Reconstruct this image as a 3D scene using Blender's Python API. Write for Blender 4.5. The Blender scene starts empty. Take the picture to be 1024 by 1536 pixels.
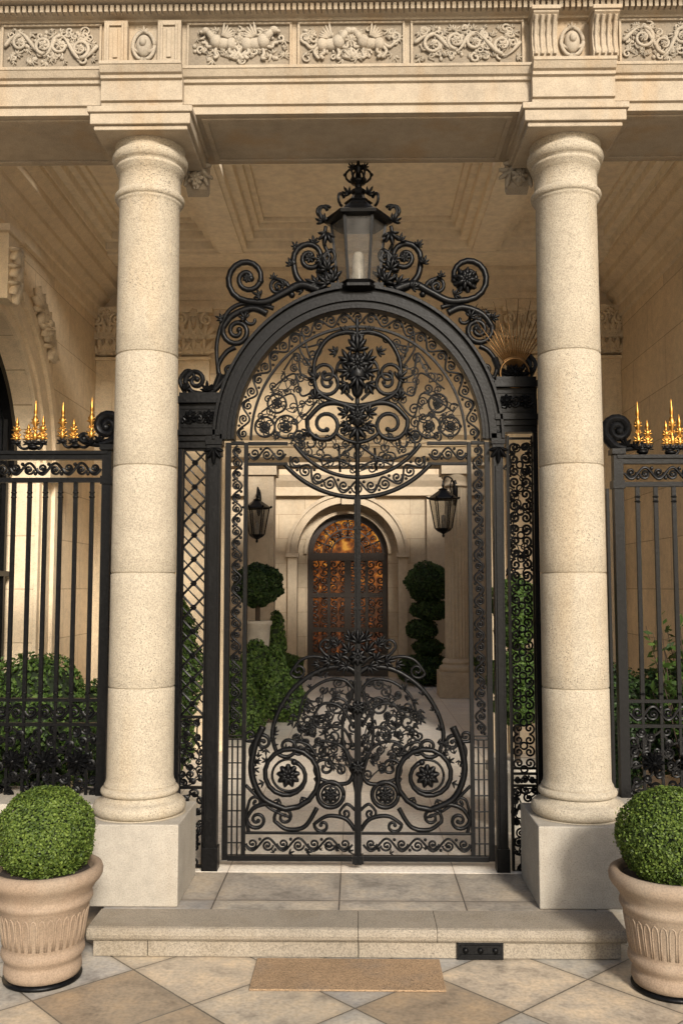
import bpy, math, random
from mathutils import Vector, Matrix
R=random.Random(7)
pi=math.pi
scene=bpy.context.scene
scene.view_settings.view_transform='Standard'
scene.view_settings.look='None'
scene.view_settings.exposure=0

# ------------------------------------------------------------------ materials
def newmat(name):
    m=bpy.data.materials.new(name); m.use_nodes=True
    nt=m.node_tree; nt.nodes.clear()
    out=nt.nodes.new('ShaderNodeOutputMaterial'); b=nt.nodes.new('ShaderNodeBsdfPrincipled')
    nt.links.new(b.outputs[0],out.inputs[0])
    return m,nt,b,out
def ramp(nt,fac,stops):
    r=nt.nodes.new('ShaderNodeValToRGB'); e=r.color_ramp.elements
    while len(e)<len(stops): e.new(.5)
    for i,(p,c) in enumerate(stops):
        e[i].position=p; e[i].color=(c[0],c[1],c[2],1)
    nt.links.new(fac,r.inputs[0]); return r.outputs[0]
def mixc(nt,fac,a,b,mode='MIX'):
    m=nt.nodes.new('ShaderNodeMix'); m.data_type='RGBA'; m.blend_type=mode
    for s,v in ((0,fac),(6,a),(7,b)):
        if hasattr(v,'node'): nt.links.new(v,m.inputs[s])
        elif s==0: m.inputs[0].default_value=v
        else: m.inputs[s].default_value=(v[0],v[1],v[2],1)
    return m.outputs[2]
def math_(nt,op,a,b=0.0):
    m=nt.nodes.new('ShaderNodeMath'); m.operation=op
    for i,v in enumerate((a,b)):
        if hasattr(v,'node'): nt.links.new(v,m.inputs[i])
        else: m.inputs[i].default_value=v
    return m.outputs[0]
def noise(nt,co,scale,detail=5,rough=.55):
    n=nt.nodes.new('ShaderNodeTexNoise'); n.inputs['Scale'].default_value=scale
    n.inputs['Detail'].default_value=min(detail,4); n.inputs['Roughness'].default_value=rough
    nt.links.new(co,n.inputs['Vector']); return n.outputs[0]
def mscale(nt,co,s,rot=(0,0,0),loc=(0,0,0)):
    m=nt.nodes.new('ShaderNodeMapping'); m.inputs['Scale'].default_value=s
    m.inputs['Rotation'].default_value=rot; m.inputs['Location'].default_value=loc
    nt.links.new(co,m.inputs[0]); return m.outputs[0]
def bump(nt,b,h,strength,dist):
    n=nt.nodes.new('ShaderNodeBump'); n.inputs['Strength'].default_value=strength
    n.inputs['Distance'].default_value=dist
    nt.links.new(h,n.inputs['Height']); nt.links.new(n.outputs[0],b.inputs['Normal'])

def stone(name,c,dark=.62,warm=(.42,.25,.10),specks=0.0,joints=None,rough=.85,stain=.35,bs=.5,grain=.25):
    m,nt,b,out=newmat(name)
    co=nt.nodes.new('ShaderNodeNewGeometry').outputs['Position']
    n1=noise(nt,co,1.9,4,.62); n2=noise(nt,co,15,4,.68); n3=noise(nt,co,150,2,.6)
    cd=tuple(x*dark for x in c); cl=tuple(min(1,x*1.16) for x in c)
    col=ramp(nt,n1,[(.32,cd),(.5,c),(.68,cl)])
    col=mixc(nt,.5,col,ramp(nt,n2,[(.3,tuple(x*.70 for x in c)),(.62,tuple(min(1,x*1.12) for x in c))]))
    if stain>0:
        st=noise(nt,mscale(nt,co,(4,4,.8)),1.0,4,.6)
        f=ramp(nt,st,[(.5,(0,0,0)),(.70,(stain,)*3)])
        col=mixc(nt,f,col,warm)
    col=mixc(nt,grain,col,ramp(nt,n3,[(.38,tuple(x*.45 for x in c)),(.58,cl)]))
    h=math_(nt,'ADD',math_(nt,'MULTIPLY',n2,.6),math_(nt,'MULTIPLY',n3,.4))
    if specks>0:
        vo=nt.nodes.new('ShaderNodeTexVoronoi'); vo.inputs['Scale'].default_value=85
        nt.links.new(co,vo.inputs['Vector'])
        sp=math_(nt,'LESS_THAN',vo.outputs['Distance'],math_(nt,'MULTIPLY',math_(nt,'SUBTRACT',n1,.2),.6))
        sp=math_(nt,'MULTIPLY',sp,math_(nt,'GREATER_THAN',n2,.44))
        col=mixc(nt,math_(nt,'MULTIPLY',sp,specks),col,tuple(x*.34 for x in c))
        h=math_(nt,'SUBTRACT',h,math_(nt,'MULTIPLY',sp,.6))
    if joints:
        ax,bw,bh,off=joints
        sx=nt.nodes.new('ShaderNodeSeparateXYZ'); nt.links.new(co,sx.inputs[0])
        cb=nt.nodes.new('ShaderNodeCombineXYZ')
        i={'x':0,'y':1,'z':2}
        nt.links.new(sx.outputs[i[ax[0]]],cb.inputs[0]); nt.links.new(sx.outputs[i[ax[1]]],cb.inputs[1])
        br=nt.nodes.new('ShaderNodeTexBrick'); br.offset=off
        br.inputs['Scale'].default_value=1; br.inputs['Brick Width'].default_value=bw
        br.inputs['Row Height'].default_value=bh; br.inputs['Mortar Size'].default_value=.004
        br.inputs['Mortar Smooth'].default_value=.3
        br.inputs['Color1'].default_value=(1.04,1.02,1,1); br.inputs['Color2'].default_value=(.9,.89,.88,1)
        br.inputs['Mortar'].default_value=(.6,.55,.5,1)
        nt.links.new(cb.outputs[0],br.inputs['Vector'])
        col=mixc(nt,1.0,col,br.outputs['Color'],'MULTIPLY')
        h=math_(nt,'SUBTRACT',h,math_(nt,'MULTIPLY',br.outputs['Fac'],1.5))
    nt.links.new(col,b.inputs['Base Color']); b.inputs['Roughness'].default_value=rough
    b.inputs['Specular IOR Level'].default_value=.3
    bump(nt,b,h,bs,.007)
    return m

def tiles(name,size,rot,cols,grout,gw=.012,rough=.55,loc=(0,0,0),asp=1.0,bs=.4,mott=.55):
    m,nt,b,out=newmat(name)
    co=nt.nodes.new('ShaderNodeNewGeometry').outputs['Position']
    mp=mscale(nt,co,(1/size,1/(size*asp),0.0),(0,0,rot),loc)
    fl=nt.nodes.new('ShaderNodeVectorMath'); fl.operation='FLOOR'; nt.links.new(mp,fl.inputs[0])
    fr=nt.nodes.new('ShaderNodeVectorMath'); fr.operation='FRACTION'; nt.links.new(mp,fr.inputs[0])
    wn=nt.nodes.new('ShaderNodeTexWhiteNoise'); nt.links.new(fl.outputs[0],wn.inputs['Vector'])
    r=nt.nodes.new('ShaderNodeValToRGB'); e=r.color_ramp.elements; r.color_ramp.interpolation='CONSTANT'
    while len(e)<len(cols): e.new(.5)
    for i,c in enumerate(cols): e[i].position=i/len(cols); e[i].color=(*c,1)
    nt.links.new(wn.outputs['Value'],r.inputs[0])
    sx=nt.nodes.new('ShaderNodeSeparateXYZ'); nt.links.new(fr.outputs[0],sx.inputs[0])
    off=nt.nodes.new('ShaderNodeVectorMath'); off.operation='ADD'
    nt.links.new(co,off.inputs[0]); nt.links.new(wn.outputs['Color'],off.inputs[1])
    n1=noise(nt,off.outputs[0],4.5,4,.74); n2=noise(nt,co,55,3,.6); n3=noise(nt,co,1.3,3)
    wob=math_(nt,'MULTIPLY',math_(nt,'SUBTRACT',n2,.5),.008/size)
    a=math_(nt,'ABSOLUTE',math_(nt,'SUBTRACT',sx.outputs[0],.5)); c=math_(nt,'ABSOLUTE',math_(nt,'SUBTRACT',sx.outputs[1],.5))
    mx=math_(nt,'ADD',math_(nt,'MAXIMUM',a,c),wob)
    g=math_(nt,'GREATER_THAN',mx,.5-gw/2/size)
    col=mixc(nt,mott,r.outputs[0],ramp(nt,n1,[(.30,(.34,.33,.33)),(.46,(.82,.81,.80)),(.66,(1.2,1.1,.96))]),'MULTIPLY')
    col=mixc(nt,.35,col,ramp(nt,n2,[(.35,(.40,.38,.36)),(.6,(1.1,1.1,1.1))]),'MULTIPLY')
    col=mixc(nt,.35,col,ramp(nt,n3,[(.35,(.62,.58,.54)),(.6,(1.1,1.1,1.1))]),'MULTIPLY')
    edge=ramp(nt,mx,[(.42,(0,0,0)),(.5,(.45,.45,.45))])
    col=mixc(nt,edge,col,tuple(x*2.2 for x in grout))
    col=mixc(nt,g,col,grout)
    nt.links.new(col,b.inputs['Base Color'])
    rr=nt.nodes.new('ShaderNodeMapRange'); rr.inputs[3].default_value=rough-.18; rr.inputs[4].default_value=rough+.2
    nt.links.new(n1,rr.inputs[0]); nt.links.new(rr.outputs[0],b.inputs['Roughness'])
    h=math_(nt,'SUBTRACT',math_(nt,'ADD',math_(nt,'MULTIPLY',n1,.5),math_(nt,'MULTIPLY',n2,.2)),g)
    bump(nt,b,h,bs,.006)
    return m

def iron():
    m,nt,b,out=newmat('black_wrought_iron')
    co=nt.nodes.new('ShaderNodeNewGeometry').outputs['Position']
    n=noise(nt,co,60,4,.6)
    col=ramp(nt,n,[(.35,(.002,.002,.0022)),(.6,(.004,.004,.0043)),(.78,(.011,.010,.009))])
    nt.links.new(col,b.inputs['Base Color'])
    b.inputs['Metallic'].default_value=.0; b.inputs['Specular IOR Level'].default_value=.15
    rr=nt.nodes.new('ShaderNodeMapRange'); rr.inputs[3].default_value=.26; rr.inputs[4].default_value=.46
    nt.links.new(n,rr.inputs[0]); nt.links.new(rr.outputs[0],b.inputs['Roughness'])
    bump(nt,b,n,.35,.003)
    return m
def leafmat(name,dk,md,lt):
    m,nt,b,out=newmat(name)
    g=nt.nodes.new('ShaderNodeNewGeometry')
    n=noise(nt,g.outputs['Position'],7,2)
    f=math_(nt,'ADD',math_(nt,'MULTIPLY',g.outputs['Random Per Island'],.55),math_(nt,'MULTIPLY',n,.5))
    col=ramp(nt,f,[(.2,dk),(.52,md),(.85,lt)])
    nt.links.new(col,b.inputs['Base Color']); b.inputs['Roughness'].default_value=.5
    b.inputs['Specular IOR Level'].default_value=.3
    t=nt.nodes.new('ShaderNodeBsdfTranslucent'); nt.links.new(col,t.inputs[0])
    mx=nt.nodes.new('ShaderNodeMixShader'); mx.inputs[0].default_value=.25
    nt.links.new(b.outputs[0],mx.inputs[1]); nt.links.new(t.outputs[0],mx.inputs[2]); nt.links.new(mx.outputs[0],out.inputs[0])
    return m
def plain(name,c,rough=.5,metal=0):
    m,nt,b,out=newmat(name)
    co=nt.nodes.new('ShaderNodeNewGeometry').outputs['Position']
    n=noise(nt,co,25,3)
    nt.links.new(ramp(nt,n,[(.3,tuple(x*.7 for x in c)),(.7,tuple(min(1,x*1.2) for x in c))]),b.inputs['Base Color'])
    b.inputs['Roughness'].default_value=rough; b.inputs['Metallic'].default_value=metal
    return m
def glassmat(name,tint=(.80,.79,.76),fac=.16):
    m,nt,b,out=newmat(name)
    co=nt.nodes.new('ShaderNodeNewGeometry').outputs['Position']
    b.inputs['Base Color'].default_value=(.18,.17,.155,1); b.inputs['Roughness'].default_value=.08
    t=nt.nodes.new('ShaderNodeBsdfTransparent'); t.inputs[0].default_value=(*tint,1)
    mx=nt.nodes.new('ShaderNodeMixShader')
    f=math_(nt,'ADD',math_(nt,'MULTIPLY',noise(nt,co,14,4),.35),fac-.14)
    nt.links.new(f,mx.inputs[0])
    nt.links.new(t.outputs[0],mx.inputs[1]); nt.links.new(b.outputs[0],mx.inputs[2]); nt.links.new(mx.outputs[0],out.inputs[0])
    return m
def ambermat():
    m,nt,b,out=newmat('lit_amber_stained_glass')
    co=nt.nodes.new('ShaderNodeNewGeometry').outputs['Position']
    v=nt.nodes.new('ShaderNodeTexVoronoi'); v.inputs['Scale'].default_value=9; nt.links.new(co,v.inputs['Vector'])
    n=noise(nt,co,5.0,4,.75)
    sx=nt.nodes.new('ShaderNodeSeparateXYZ'); nt.links.new(co,sx.inputs[0])
    lamp=nt.nodes.new('ShaderNodeMapRange'); lamp.inputs[1].default_value=.2; lamp.inputs[2].default_value=2.9; lamp.inputs[3].default_value=.48; lamp.inputs[4].default_value=1.02
    nt.links.new(sx.outputs[2],lamp.inputs[0])
    f=math_(nt,'MULTIPLY',math_(nt,'MULTIPLY',n,math_(nt,'ADD',v.outputs['Distance'],.6)),lamp.outputs[0])
    col=ramp(nt,f,[(.20,(.014,.005,.001)),(.42,(.10,.020,.003)),(.58,(.42,.11,.010)),(.75,(.95,.42,.06))])
    b.inputs['Base Color'].default_value=(.03,.012,.005,1); b.inputs['Roughness'].default_value=.2
    nt.links.new(col,b.inputs['Emission Color']); b.inputs['Emission Strength'].default_value=.62
    return m

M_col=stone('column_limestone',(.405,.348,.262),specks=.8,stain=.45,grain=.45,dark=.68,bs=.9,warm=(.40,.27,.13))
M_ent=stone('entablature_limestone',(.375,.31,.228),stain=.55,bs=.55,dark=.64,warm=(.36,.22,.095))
M_carve=stone('carved_limestone',(.37,.32,.25),dark=.6,stain=.2)
M_carvebg=stone('frieze_ground_limestone',(.23,.19,.14),stain=.2)  # recess dirt and occlusion-like shade put into one darker colour
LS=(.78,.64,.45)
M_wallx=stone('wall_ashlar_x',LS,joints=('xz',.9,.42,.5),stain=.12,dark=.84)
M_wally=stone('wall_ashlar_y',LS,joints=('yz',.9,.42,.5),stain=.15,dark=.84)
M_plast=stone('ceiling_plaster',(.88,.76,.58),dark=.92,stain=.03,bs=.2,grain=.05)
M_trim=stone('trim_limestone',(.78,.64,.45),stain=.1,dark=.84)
M_court=stone('courtyard_limestone',(.50,.415,.30),joints=('xz',.9,.42,.5),stain=.25,dark=.78)
M_courtt=stone('courtyard_trim',(.50,.41,.295),stain=.2,dark=.76)
M_plinth=stone('plinth_stone',(.365,.33,.275),specks=.4,stain=.35,warm=(.27,.21,.14),dark=.6)
M_step=stone('step_stone',(.285,.245,.19),specks=.5,stain=.6,dark=.52,warm=(.17,.13,.08),grain=.45,bs=.9)
M_pave=tiles('diamond_paving',.47,math.radians(47),[(.52,.45,.35),(.37,.36,.34),(.58,.52,.43),(.36,.285,.20),(.43,.41,.365),(.54,.46,.355),(.48,.46,.425)],(.10,.085,.065),loc=(.12,.33,0),gw=.007,mott=.85,rough=.34)
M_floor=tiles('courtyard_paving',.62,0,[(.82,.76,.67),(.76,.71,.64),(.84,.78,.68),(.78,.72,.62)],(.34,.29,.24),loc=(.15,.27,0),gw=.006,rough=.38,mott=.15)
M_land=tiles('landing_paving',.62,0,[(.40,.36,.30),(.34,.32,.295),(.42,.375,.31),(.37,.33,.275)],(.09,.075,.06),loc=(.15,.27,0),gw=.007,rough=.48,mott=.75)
M_slab=stone('rust_slab',(.32,.215,.125),dark=.45,stain=.85,warm=(.17,.15,.13),specks=.8,grain=.55,bs=1)
M_terra=stone('terracotta_pot',(.27,.198,.138),dark=.66,stain=.5,warm=(.35,.30,.23),bs=.5,grain=.3)
M_iron=iron()
M_box=leafmat('boxwood_leaves',(.023,.042,.007),(.076,.120,.018),(.17,.23,.042))
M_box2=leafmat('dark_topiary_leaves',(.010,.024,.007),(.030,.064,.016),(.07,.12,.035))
M_mid=leafmat('hedge_leaves',(.026,.054,.011),(.064,.118,.023),(.13,.20,.045))
M_core=plain('foliage_shade_core',(.012,.022,.006),.9)  # near-black solid fill; shade between the leaves is put into its colour
M_soil=plain('soil',(.03,.02,.014),.95)
M_gold=plain('gilded_brass',(.42,.21,.045),.34,.9)
M_bronze=plain('aged_bronze',(.17,.09,.032),.38,.8)
M_glass=glassmat('lantern_glass')
M_dark=plain('dark_window_glass',(.012,.013,.014),.08)
M_frost=plain('frosted_lamp_tube',(.34,.31,.26),.4)
M_amber=ambermat()
M_wood=plain('dark_bronze_door',(.020,.011,.007),.4)
M_bark=plain('bark',(.06,.04,.025),.9)
M_white=stone('white_planter_stone',(.50,.46,.39),stain=.2)

# ------------------------------------------------------------------ mesh builder
class MB:
    def __init__(s,tf=None): s.v=[];s.f=[];s.sm=[];s.tf=tf
    def add(s,vs,fs,smooth=False):
        b=len(s.v)
        if s.tf: vs=[s.tf(*p) for p in vs]
        s.v+= [tuple(p) for p in vs]; s.f+=[tuple(i+b for i in f) for f in fs]; s.sm+=[smooth]*len(fs)
    def box(s,x0,x1,y0,y1,z0,z1):
        s.add([(x0,y0,z0),(x1,y0,z0),(x1,y1,z0),(x0,y1,z0),(x0,y0,z1),(x1,y0,z1),(x1,y1,z1),(x0,y1,z1)],
              [(0,3,2,1),(4,5,6,7),(0,1,5,4),(1,2,6,5),(2,3,7,6),(3,0,4,7)])
    def prism(s,poly,off):
        n=len(poly); o=Vector(off)
        vs=[tuple(p) for p in poly]+[tuple(Vector(p)+o) for p in poly]
        s.add(vs,[tuple(range(n)),tuple(range(2*n-1,n-1,-1))]+[(i,(i+1)%n,n+(i+1)%n,n+i) for i in range(n)])
    def mx(s,prof,x0,x1): s.prism([(x0,y,z) for y,z in prof],(x1-x0,0,0))
    def ring(s,cx,cz,r0,r1,y0,y1,a0=0,a1=pi,n=32,k=1.0):
        vs=[];fs=[]
        for i in range(n+1):
            a=a0+(a1-a0)*i/n; c,q=math.cos(a),math.sin(a)
            vs+=[(cx+c*r0,y0,cz+q*r0*k),(cx+c*r1,y0,cz+q*r1*k),(cx+c*r1,y1,cz+q*r1*k),(cx+c*r0,y1,cz+q*r0*k)]
        for i in range(n):
            b=4*i
            for j in range(4): fs.append((b+j,b+(j+1)%4,b+4+(j+1)%4,b+4+j))
        fs+=[(0,1,2,3),(4*n,4*n+3,4*n+2,4*n+1)]
        s.add(vs,fs)
    def archwall(s,x0,x1,z0,z1,cx,half,zs,y0,y1,n=24):
        s.box(x0,cx-half,y0,y1,z0,z1); s.box(cx+half,x1,y0,y1,z0,z1)
        for i in range(n):
            a=pi-pi*i/n; b=pi-pi*(i+1)/n
            xa,za=cx+half*math.cos(a),zs+half*math.sin(a); xb,zb=cx+half*math.cos(b),zs+half*math.sin(b)
            s.prism([(xa,y0,za),(xb,y0,zb),(xb,y0,z1),(xa,y0,z1)],(0,y1-y0,0))
    def lathe(s,prof,cx,cy,n=48,flute=0,fd=.0,smooth=True,a0=0.0):
        vs=[];fs=[]
        for r,z in prof:
            for i in range(n):
                a=2*pi*i/n+a0
                rr=r
                if flute: rr=r*(1-fd*abs(math.sin(a*flute/2))**.6)
                vs.append((cx+rr*math.cos(a),cy+rr*math.sin(a),z))
        m=len(prof)
        for j in range(m-1):
            for i in range(n): fs.append((j*n+i,j*n+(i+1)%n,(j+1)*n+(i+1)%n,(j+1)*n+i))
        s.add(vs,fs,smooth); 
        s.add([vs[i] for i in range(n)],[tuple(range(n-1,-1,-1))]); s.add([vs[(m-1)*n+i] for i in range(n)],[tuple(range(n))])
    def ell(s,c,r,n=10,m=6,jit=0.0,rnd=None):
        if isinstance(r,(int,float)): r=(r,r,r)
        vs=[];fs=[]
        for j in range(m+1):
            t=pi*j/m
            for i in range(n):
                a=2*pi*i/n; q=1+(rnd.uniform(-jit,jit) if rnd else 0)
                vs.append((c[0]+q*r[0]*math.sin(t)*math.cos(a),c[1]+q*r[1]*math.sin(t)*math.sin(a),c[2]+q*r[2]*math.cos(t)))
        for j in range(m):
            for i in range(n): fs.append((j*n+i,j*n+(i+1)%n,(j+1)*n+(i+1)%n,(j+1)*n+i))
        s.add(vs,fs,True)
    def tube(s,pts,rad,n=6,ref=(0,1,0),flat=1.0):
        P_=[Vector(p) for p in pts]; m=len(P_)
        if m<2: return
        if not hasattr(rad,'__len__'): rad=[rad]*m
        vs=[];fs=[]
        for i,p in enumerate(P_):
            t=(P_[min(i+1,m-1)]-P_[max(i-1,0)])
            if t.length<1e-9: t=Vector((0,0,1))
            t.normalize(); rf=Vector(ref)
            if abs(t.dot(rf))>.95: rf=Vector((1,0,0))
            a=t.cross(rf).normalized(); b=t.cross(a).normalized()
            for k in range(n):
                g=2*pi*(k+.5)/n
                vs.append(p+a*math.cos(g)*rad[i]+b*math.sin(g)*rad[i]*flat)
        for i in range(m-1):
            for k in range(n): fs.append((i*n+k,i*n+(k+1)%n,(i+1)*n+(k+1)%n,(i+1)*n+k))
        fs+=[tuple(range(n-1,-1,-1)),tuple((m-1)*n+k for k in range(n))]
        s.add(vs,fs,n>4)
    def lobe(s,p,ang,L,w,th,curl=0.0):
        x,y,z=p; c,q=math.cos(ang),math.sin(ang)
        def at(a,b,h):
            b=b+curl*a*a/L
            return (x+c*a-q*b,y+h,z+q*a+c*b)
        vs=[at(0,0,0)]
        prof=((.2,.55),(.45,1),(.72,.92),(.92,.5))
        for a,k in prof: vs+=[at(L*a,w*k,th*.2),at(L*a,-w*k,th*.2),at(L*a,0,-th*(1-.4*a)),at(L*a,0,th*.8)]
        vs.append(at(L,0,-th*.6)); T=len(vs)-1
        fs=[(0,1,3),(0,3,2),(0,4,1),(0,2,4)]
        for i in range(3):
            b=1+4*i; e=b+4
            fs+=[(b,e,e+2,b+2),(b+2,e+2,e+1,b+1),(b,b+3,e+3,e),(b+3,b+1,e+1,e+3)]
        b=13; fs+=[(b,T,b+2),(b+2,T,b+1),(b,b+3,T),(b+3,b+1,T)]
        s.add(vs,fs,True)
    def acan(s,p,ang,size,th=None,k=2):
        th=th or size*.16
        for i in range(-k,k+1):
            s.lobe(p,ang+i*.42,size*(1-.2*abs(i)),size*.15,th,.35*i/max(1,k))
    def rosette(s,p,r,n=8,th=None,ph=0):
        th=th or r*.3
        for i in range(n): s.lobe(p,2*pi*i/n+ph,r,r*2.4/n,th)
        for i in range(n): s.lobe((p[0],p[1]-th*.6,p[2]),2*pi*(i+.5)/n+ph,r*.62,r*1.5/n,th)
        s.ell((p[0],p[1]-th,p[2]),r*.22,8,5)
    def obj(s,name,mat,parent=None,bevel=0):
        me=bpy.data.meshes.new(name); me.from_pydata(s.v,[],s.f); me.update()
        import bmesh
        bm=bmesh.new(); bm.from_mesh(me); bmesh.ops.recalc_face_normals(bm,faces=bm.faces); bm.to_mesh(me); bm.free()
        me.polygons.foreach_set('use_smooth',s.sm)
        me.materials.append(mat)
        o=bpy.data.objects.new(name,me); scene.collection.objects.link(o)
        if parent: o.parent=parent
        if bevel:
            md=o.modifiers.new('bevel','BEVEL'); md.width=bevel; md.segments=2; md.limit_method='ANGLE'; md.angle_limit=math.radians(40)
        return o
def empty(name):
    o=bpy.data.objects.new(name,None); scene.collection.objects.link(o); return o

def catmull(pts,n=8):
    p=[pts[0]]+list(pts)+[pts[-1]]; out=[]
    for i in range(1,len(p)-2):
        for k in range(n):
            t=k/n
            out.append(tuple(.5*((2*p[i][j])+(-p[i-1][j]+p[i+1][j])*t+(2*p[i-1][j]-5*p[i][j]+4*p[i+1][j]-p[i+2][j])*t*t+(-p[i-1][j]+3*p[i][j]-3*p[i+1][j]+p[i+2][j])*t**3) for j in range(2)))
    out.append(tuple(pts[-1])); return out
def spiral2(c,r,a0,turns,d,end=.15,n=None):
    n=n or int(14*turns)+4; out=[]
    for i in range(n+1):
        t=i/n; rr=r*(1-(1-end)*t**.9); a=a0+d*2*pi*turns*t
        out.append((c[0]+rr*math.cos(a),c[1]+rr*math.sin(a)))
    return out

# ------------------------------------------------------------------ stone setting
B=empty('portico_building')
prof=[(5.35,4.20),(4.76,4.20),(4.76,4.243),(4.745,4.247),(4.745,4.355),(4.73,4.36),(4.73,4.378),(4.715,4.385),(4.70,4.418),(4.695,4.42),(4.695,4.436),(4.76,4.44),
      (4.76,4.70),(4.735,4.703),(4.735,4.718),(4.71,4.722),(4.71,4.765),(4.65,4.77),(4.62,4.80),(4.62,4.82),(4.50,4.83),(4.50,4.93),(4.47,4.94),(4.44,5.0),(4.44,5.03),(5.35,5.12)]
m=MB(); m.mx(prof,-5,5)
low=[(y-.05,z) for y,z in prof[1:11]]
for s in (-1,1):
    c=s*1.13
    lp=[(4.90,4.1995)]+[(y,z-.0005 if i==0 else z) for i,(y,z) in enumerate(low)]+[(4.645,4.4375),(4.90,4.4375)]
    m.mx(lp,c-.215,c+.215)
for a,b in ((-.83,.83),(-3,-1.43),(1.43,3)):
    m.box(a,b,4.80,4.83,4.19,4.1998); m.box(a,b,5.28,5.31,4.19,4.1998)
    m.box(a,a+.03,4.8301,5.2799,4.19,4.1998); m.box(b-.03,b,4.8301,5.2799,4.19,4.1998)
m.obj('entablature',M_ent,B,.002)
m=MB(); x=-2.6
while x<2.6:
    m.box(x,x+.019,4.672,4.712,4.722,4.758); x+=.031
m.obj('dentils',M_ent,B)
def beast(mb,x,z,s,h,y,rr):
    mb.ell((x,y,z),(.30*h,.13*h,.17*h),14,8); mb.ell((x+s*.2*h,y-.01,z+.03*h),(.17*h,.15*h,.19*h),12,8); mb.ell((x-s*.22*h,y-.005,z-.02*h),(.16*h,.13*h,.18*h),12,8)
    mb.tube([(x+s*.24*h,y-.01,z+.05*h),(x+s*.34*h,y-.015,z+.2*h),(x+s*.42*h,y-.016,z+.29*h)],[.12*h,.10*h,.08*h],8)
    mb.ell((x+s*.47*h,y-.018,z+.31*h),(.12*h,.09*h,.095*h),10,7); mb.ell((x+s*.58*h,y-.018,z+.27*h),(.07*h,.06*h,.05*h),8,6)
    for k in range(4): mb.lobe((x+s*.36*h,y-.02,z+(.1+.07*k)*h),pi/2+s*(1.0+.2*k),.16*h,.035*h,.03*h,.2)
    def leg(p,w): mb.tube([(x+s*a*h,y-.008,z+b*h) for a,b in catmull(p,4)],w*h,6)
    leg([(.25,-.08),(.42,-.12),(.46,-.02),(.58,.0)],.045); leg([(.18,-.12),(.22,-.28),(.17,-.4),(.25,-.42)],.045)
    leg([(-.24,-.08),(-.16,-.24),(-.27,-.33),(-.18,-.42)],.05); leg([(-.3,-.08),(-.42,-.22),(-.38,-.33),(-.3,-.42)],.045)
    for k in range(6): mb.lobe((x+s*(.05-.02*k)*h,y-.022,z+.1*h),pi/2+s*(.35+.22*k),(.42-.03*k)*h,.05*h,.04*h,-s*.15)
    sp=catmull([(x-s*.32*h,z),(x-s*.5*h,z-.12*h),(x-s*.66*h,z+.02*h)],5)+spiral2((x-s*.66*h,z+.17*h),.15*h,-pi/2,1.3,-s,.2)
    mb.tube([(a,y-.006,b) for a,b in sp],[.05*h*(1-.5*i/len(sp)) for i in range(len(sp))],6)
def foliage_fill(mb,x0,x1,z0,z1,y,rr,dens=1.0):
    W=z1-z0; n=int((x1-x0)*150*dens)
    for _ in range(n):
        x=rr.uniform(x0+.02,x1-.02); z=rr.uniform(z0+.02,z1-.02); q=rr.random()
        if q<.5: mb.acan((x,y-rr.uniform(0,.006),z),rr.uniform(0,6.28),W*rr.uniform(.10,.22),W*.06,rr.choice((1,1,2)))
        elif q<.72:
            sp=spiral2((x,z),W*rr.uniform(.07,.13),rr.uniform(0,6.28),rr.uniform(.7,1.3),rr.choice((-1,1)),.25)
            mb.tube([(a,y-.006,b) for a,b in sp],W*rr.uniform(.02,.035),6)
        else: mb.ell((x,y,z),(W*rr.uniform(.03,.07),.012,W*rr.uniform(.03,.07)),8,5)
def relief(mb,x0,x1,z0,z1,y,seed,kind):
    rr=random.Random(seed); W=z1-z0; zc=(z0+z1)/2; xc=(x0+x1)/2; L=x1-x0
    if kind=='beasts':
        for s in (-1,1): beast(mb,xc+s*L*.19+rr.uniform(-.015,.015),zc+rr.uniform(-.012,.012),-s if seed%2 else s,W*rr.uniform(.9,1.0),y,rr)
        mb.rosette((xc,y-.008,zc+.02),W*.2,8,W*.07); mb.acan((xc,y-.004,z0+.02),pi/2,W*.4,W*.07)
        foliage_fill(mb,x0,x1,z0,z1,y+.003,rr,1.3)
    else:
        pts=[(x0,zc)]; k=5
        for i in range(1,k): pts.append((x0+L*i/k+rr.uniform(-.02,.02),zc+(1 if i%2 else -1)*W*rr.uniform(.2,.38)))
        pts.append((x1,zc)); 
        mb.tube([(a,y-.008,b) for a,b in catmull(pts,8)],[W*.035*(1+.6*math.sin(i*.7)) for i in range(8*(len(pts)-1)+1)],6)
        for i in range(1,k):
            a,b=pts[i]; sg=1 if i%2 else -1
            sp=spiral2((a,b-sg*W*.27),W*rr.uniform(.2,.29),sg*pi/2,rr.uniform(1.1,1.7),rr.choice((-1,1)),.2)
            mb.tube([(p,y-.01,q) for p,q in sp],[W*.05*(1-.5*j/len(sp)) for j in range(len(sp))],6)
            mb.rosette((a,y-.012,b-sg*W*.27),W*rr.uniform(.09,.15),rr.choice((5,6,7)),W*.05,rr.random())
        foliage_fill(mb,x0,x1,z0,z1,y+.003,rr,1.7)
fr=MB(); bg=MB(); ft=MB()
panels=[(-2.55,-1.93,'v'),(-1.90,-1.36,'v'),(-.905,-.345,'beasts'),(-.315,.255,'beasts'),(.285,.885,'v'),(1.385,1.93,'v'),(1.96,2.55,'v')]
for i,(a,b,kd) in enumerate(panels):
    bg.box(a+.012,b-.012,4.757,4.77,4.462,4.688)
    for q in ((a,b,4.447,4.462),(a,b,4.688,4.699)): ft.box(q[0],q[1],4.742,4.765,q[2],q[3])
    ft.box(a,a+.012,4.7425,4.765,4.4622,4.6878); ft.box(b-.012,b,4.7425,4.765,4.4622,4.6878)
    relief(fr,a+.02,b-.02,4.468,4.684,4.752,i,kd)
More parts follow.
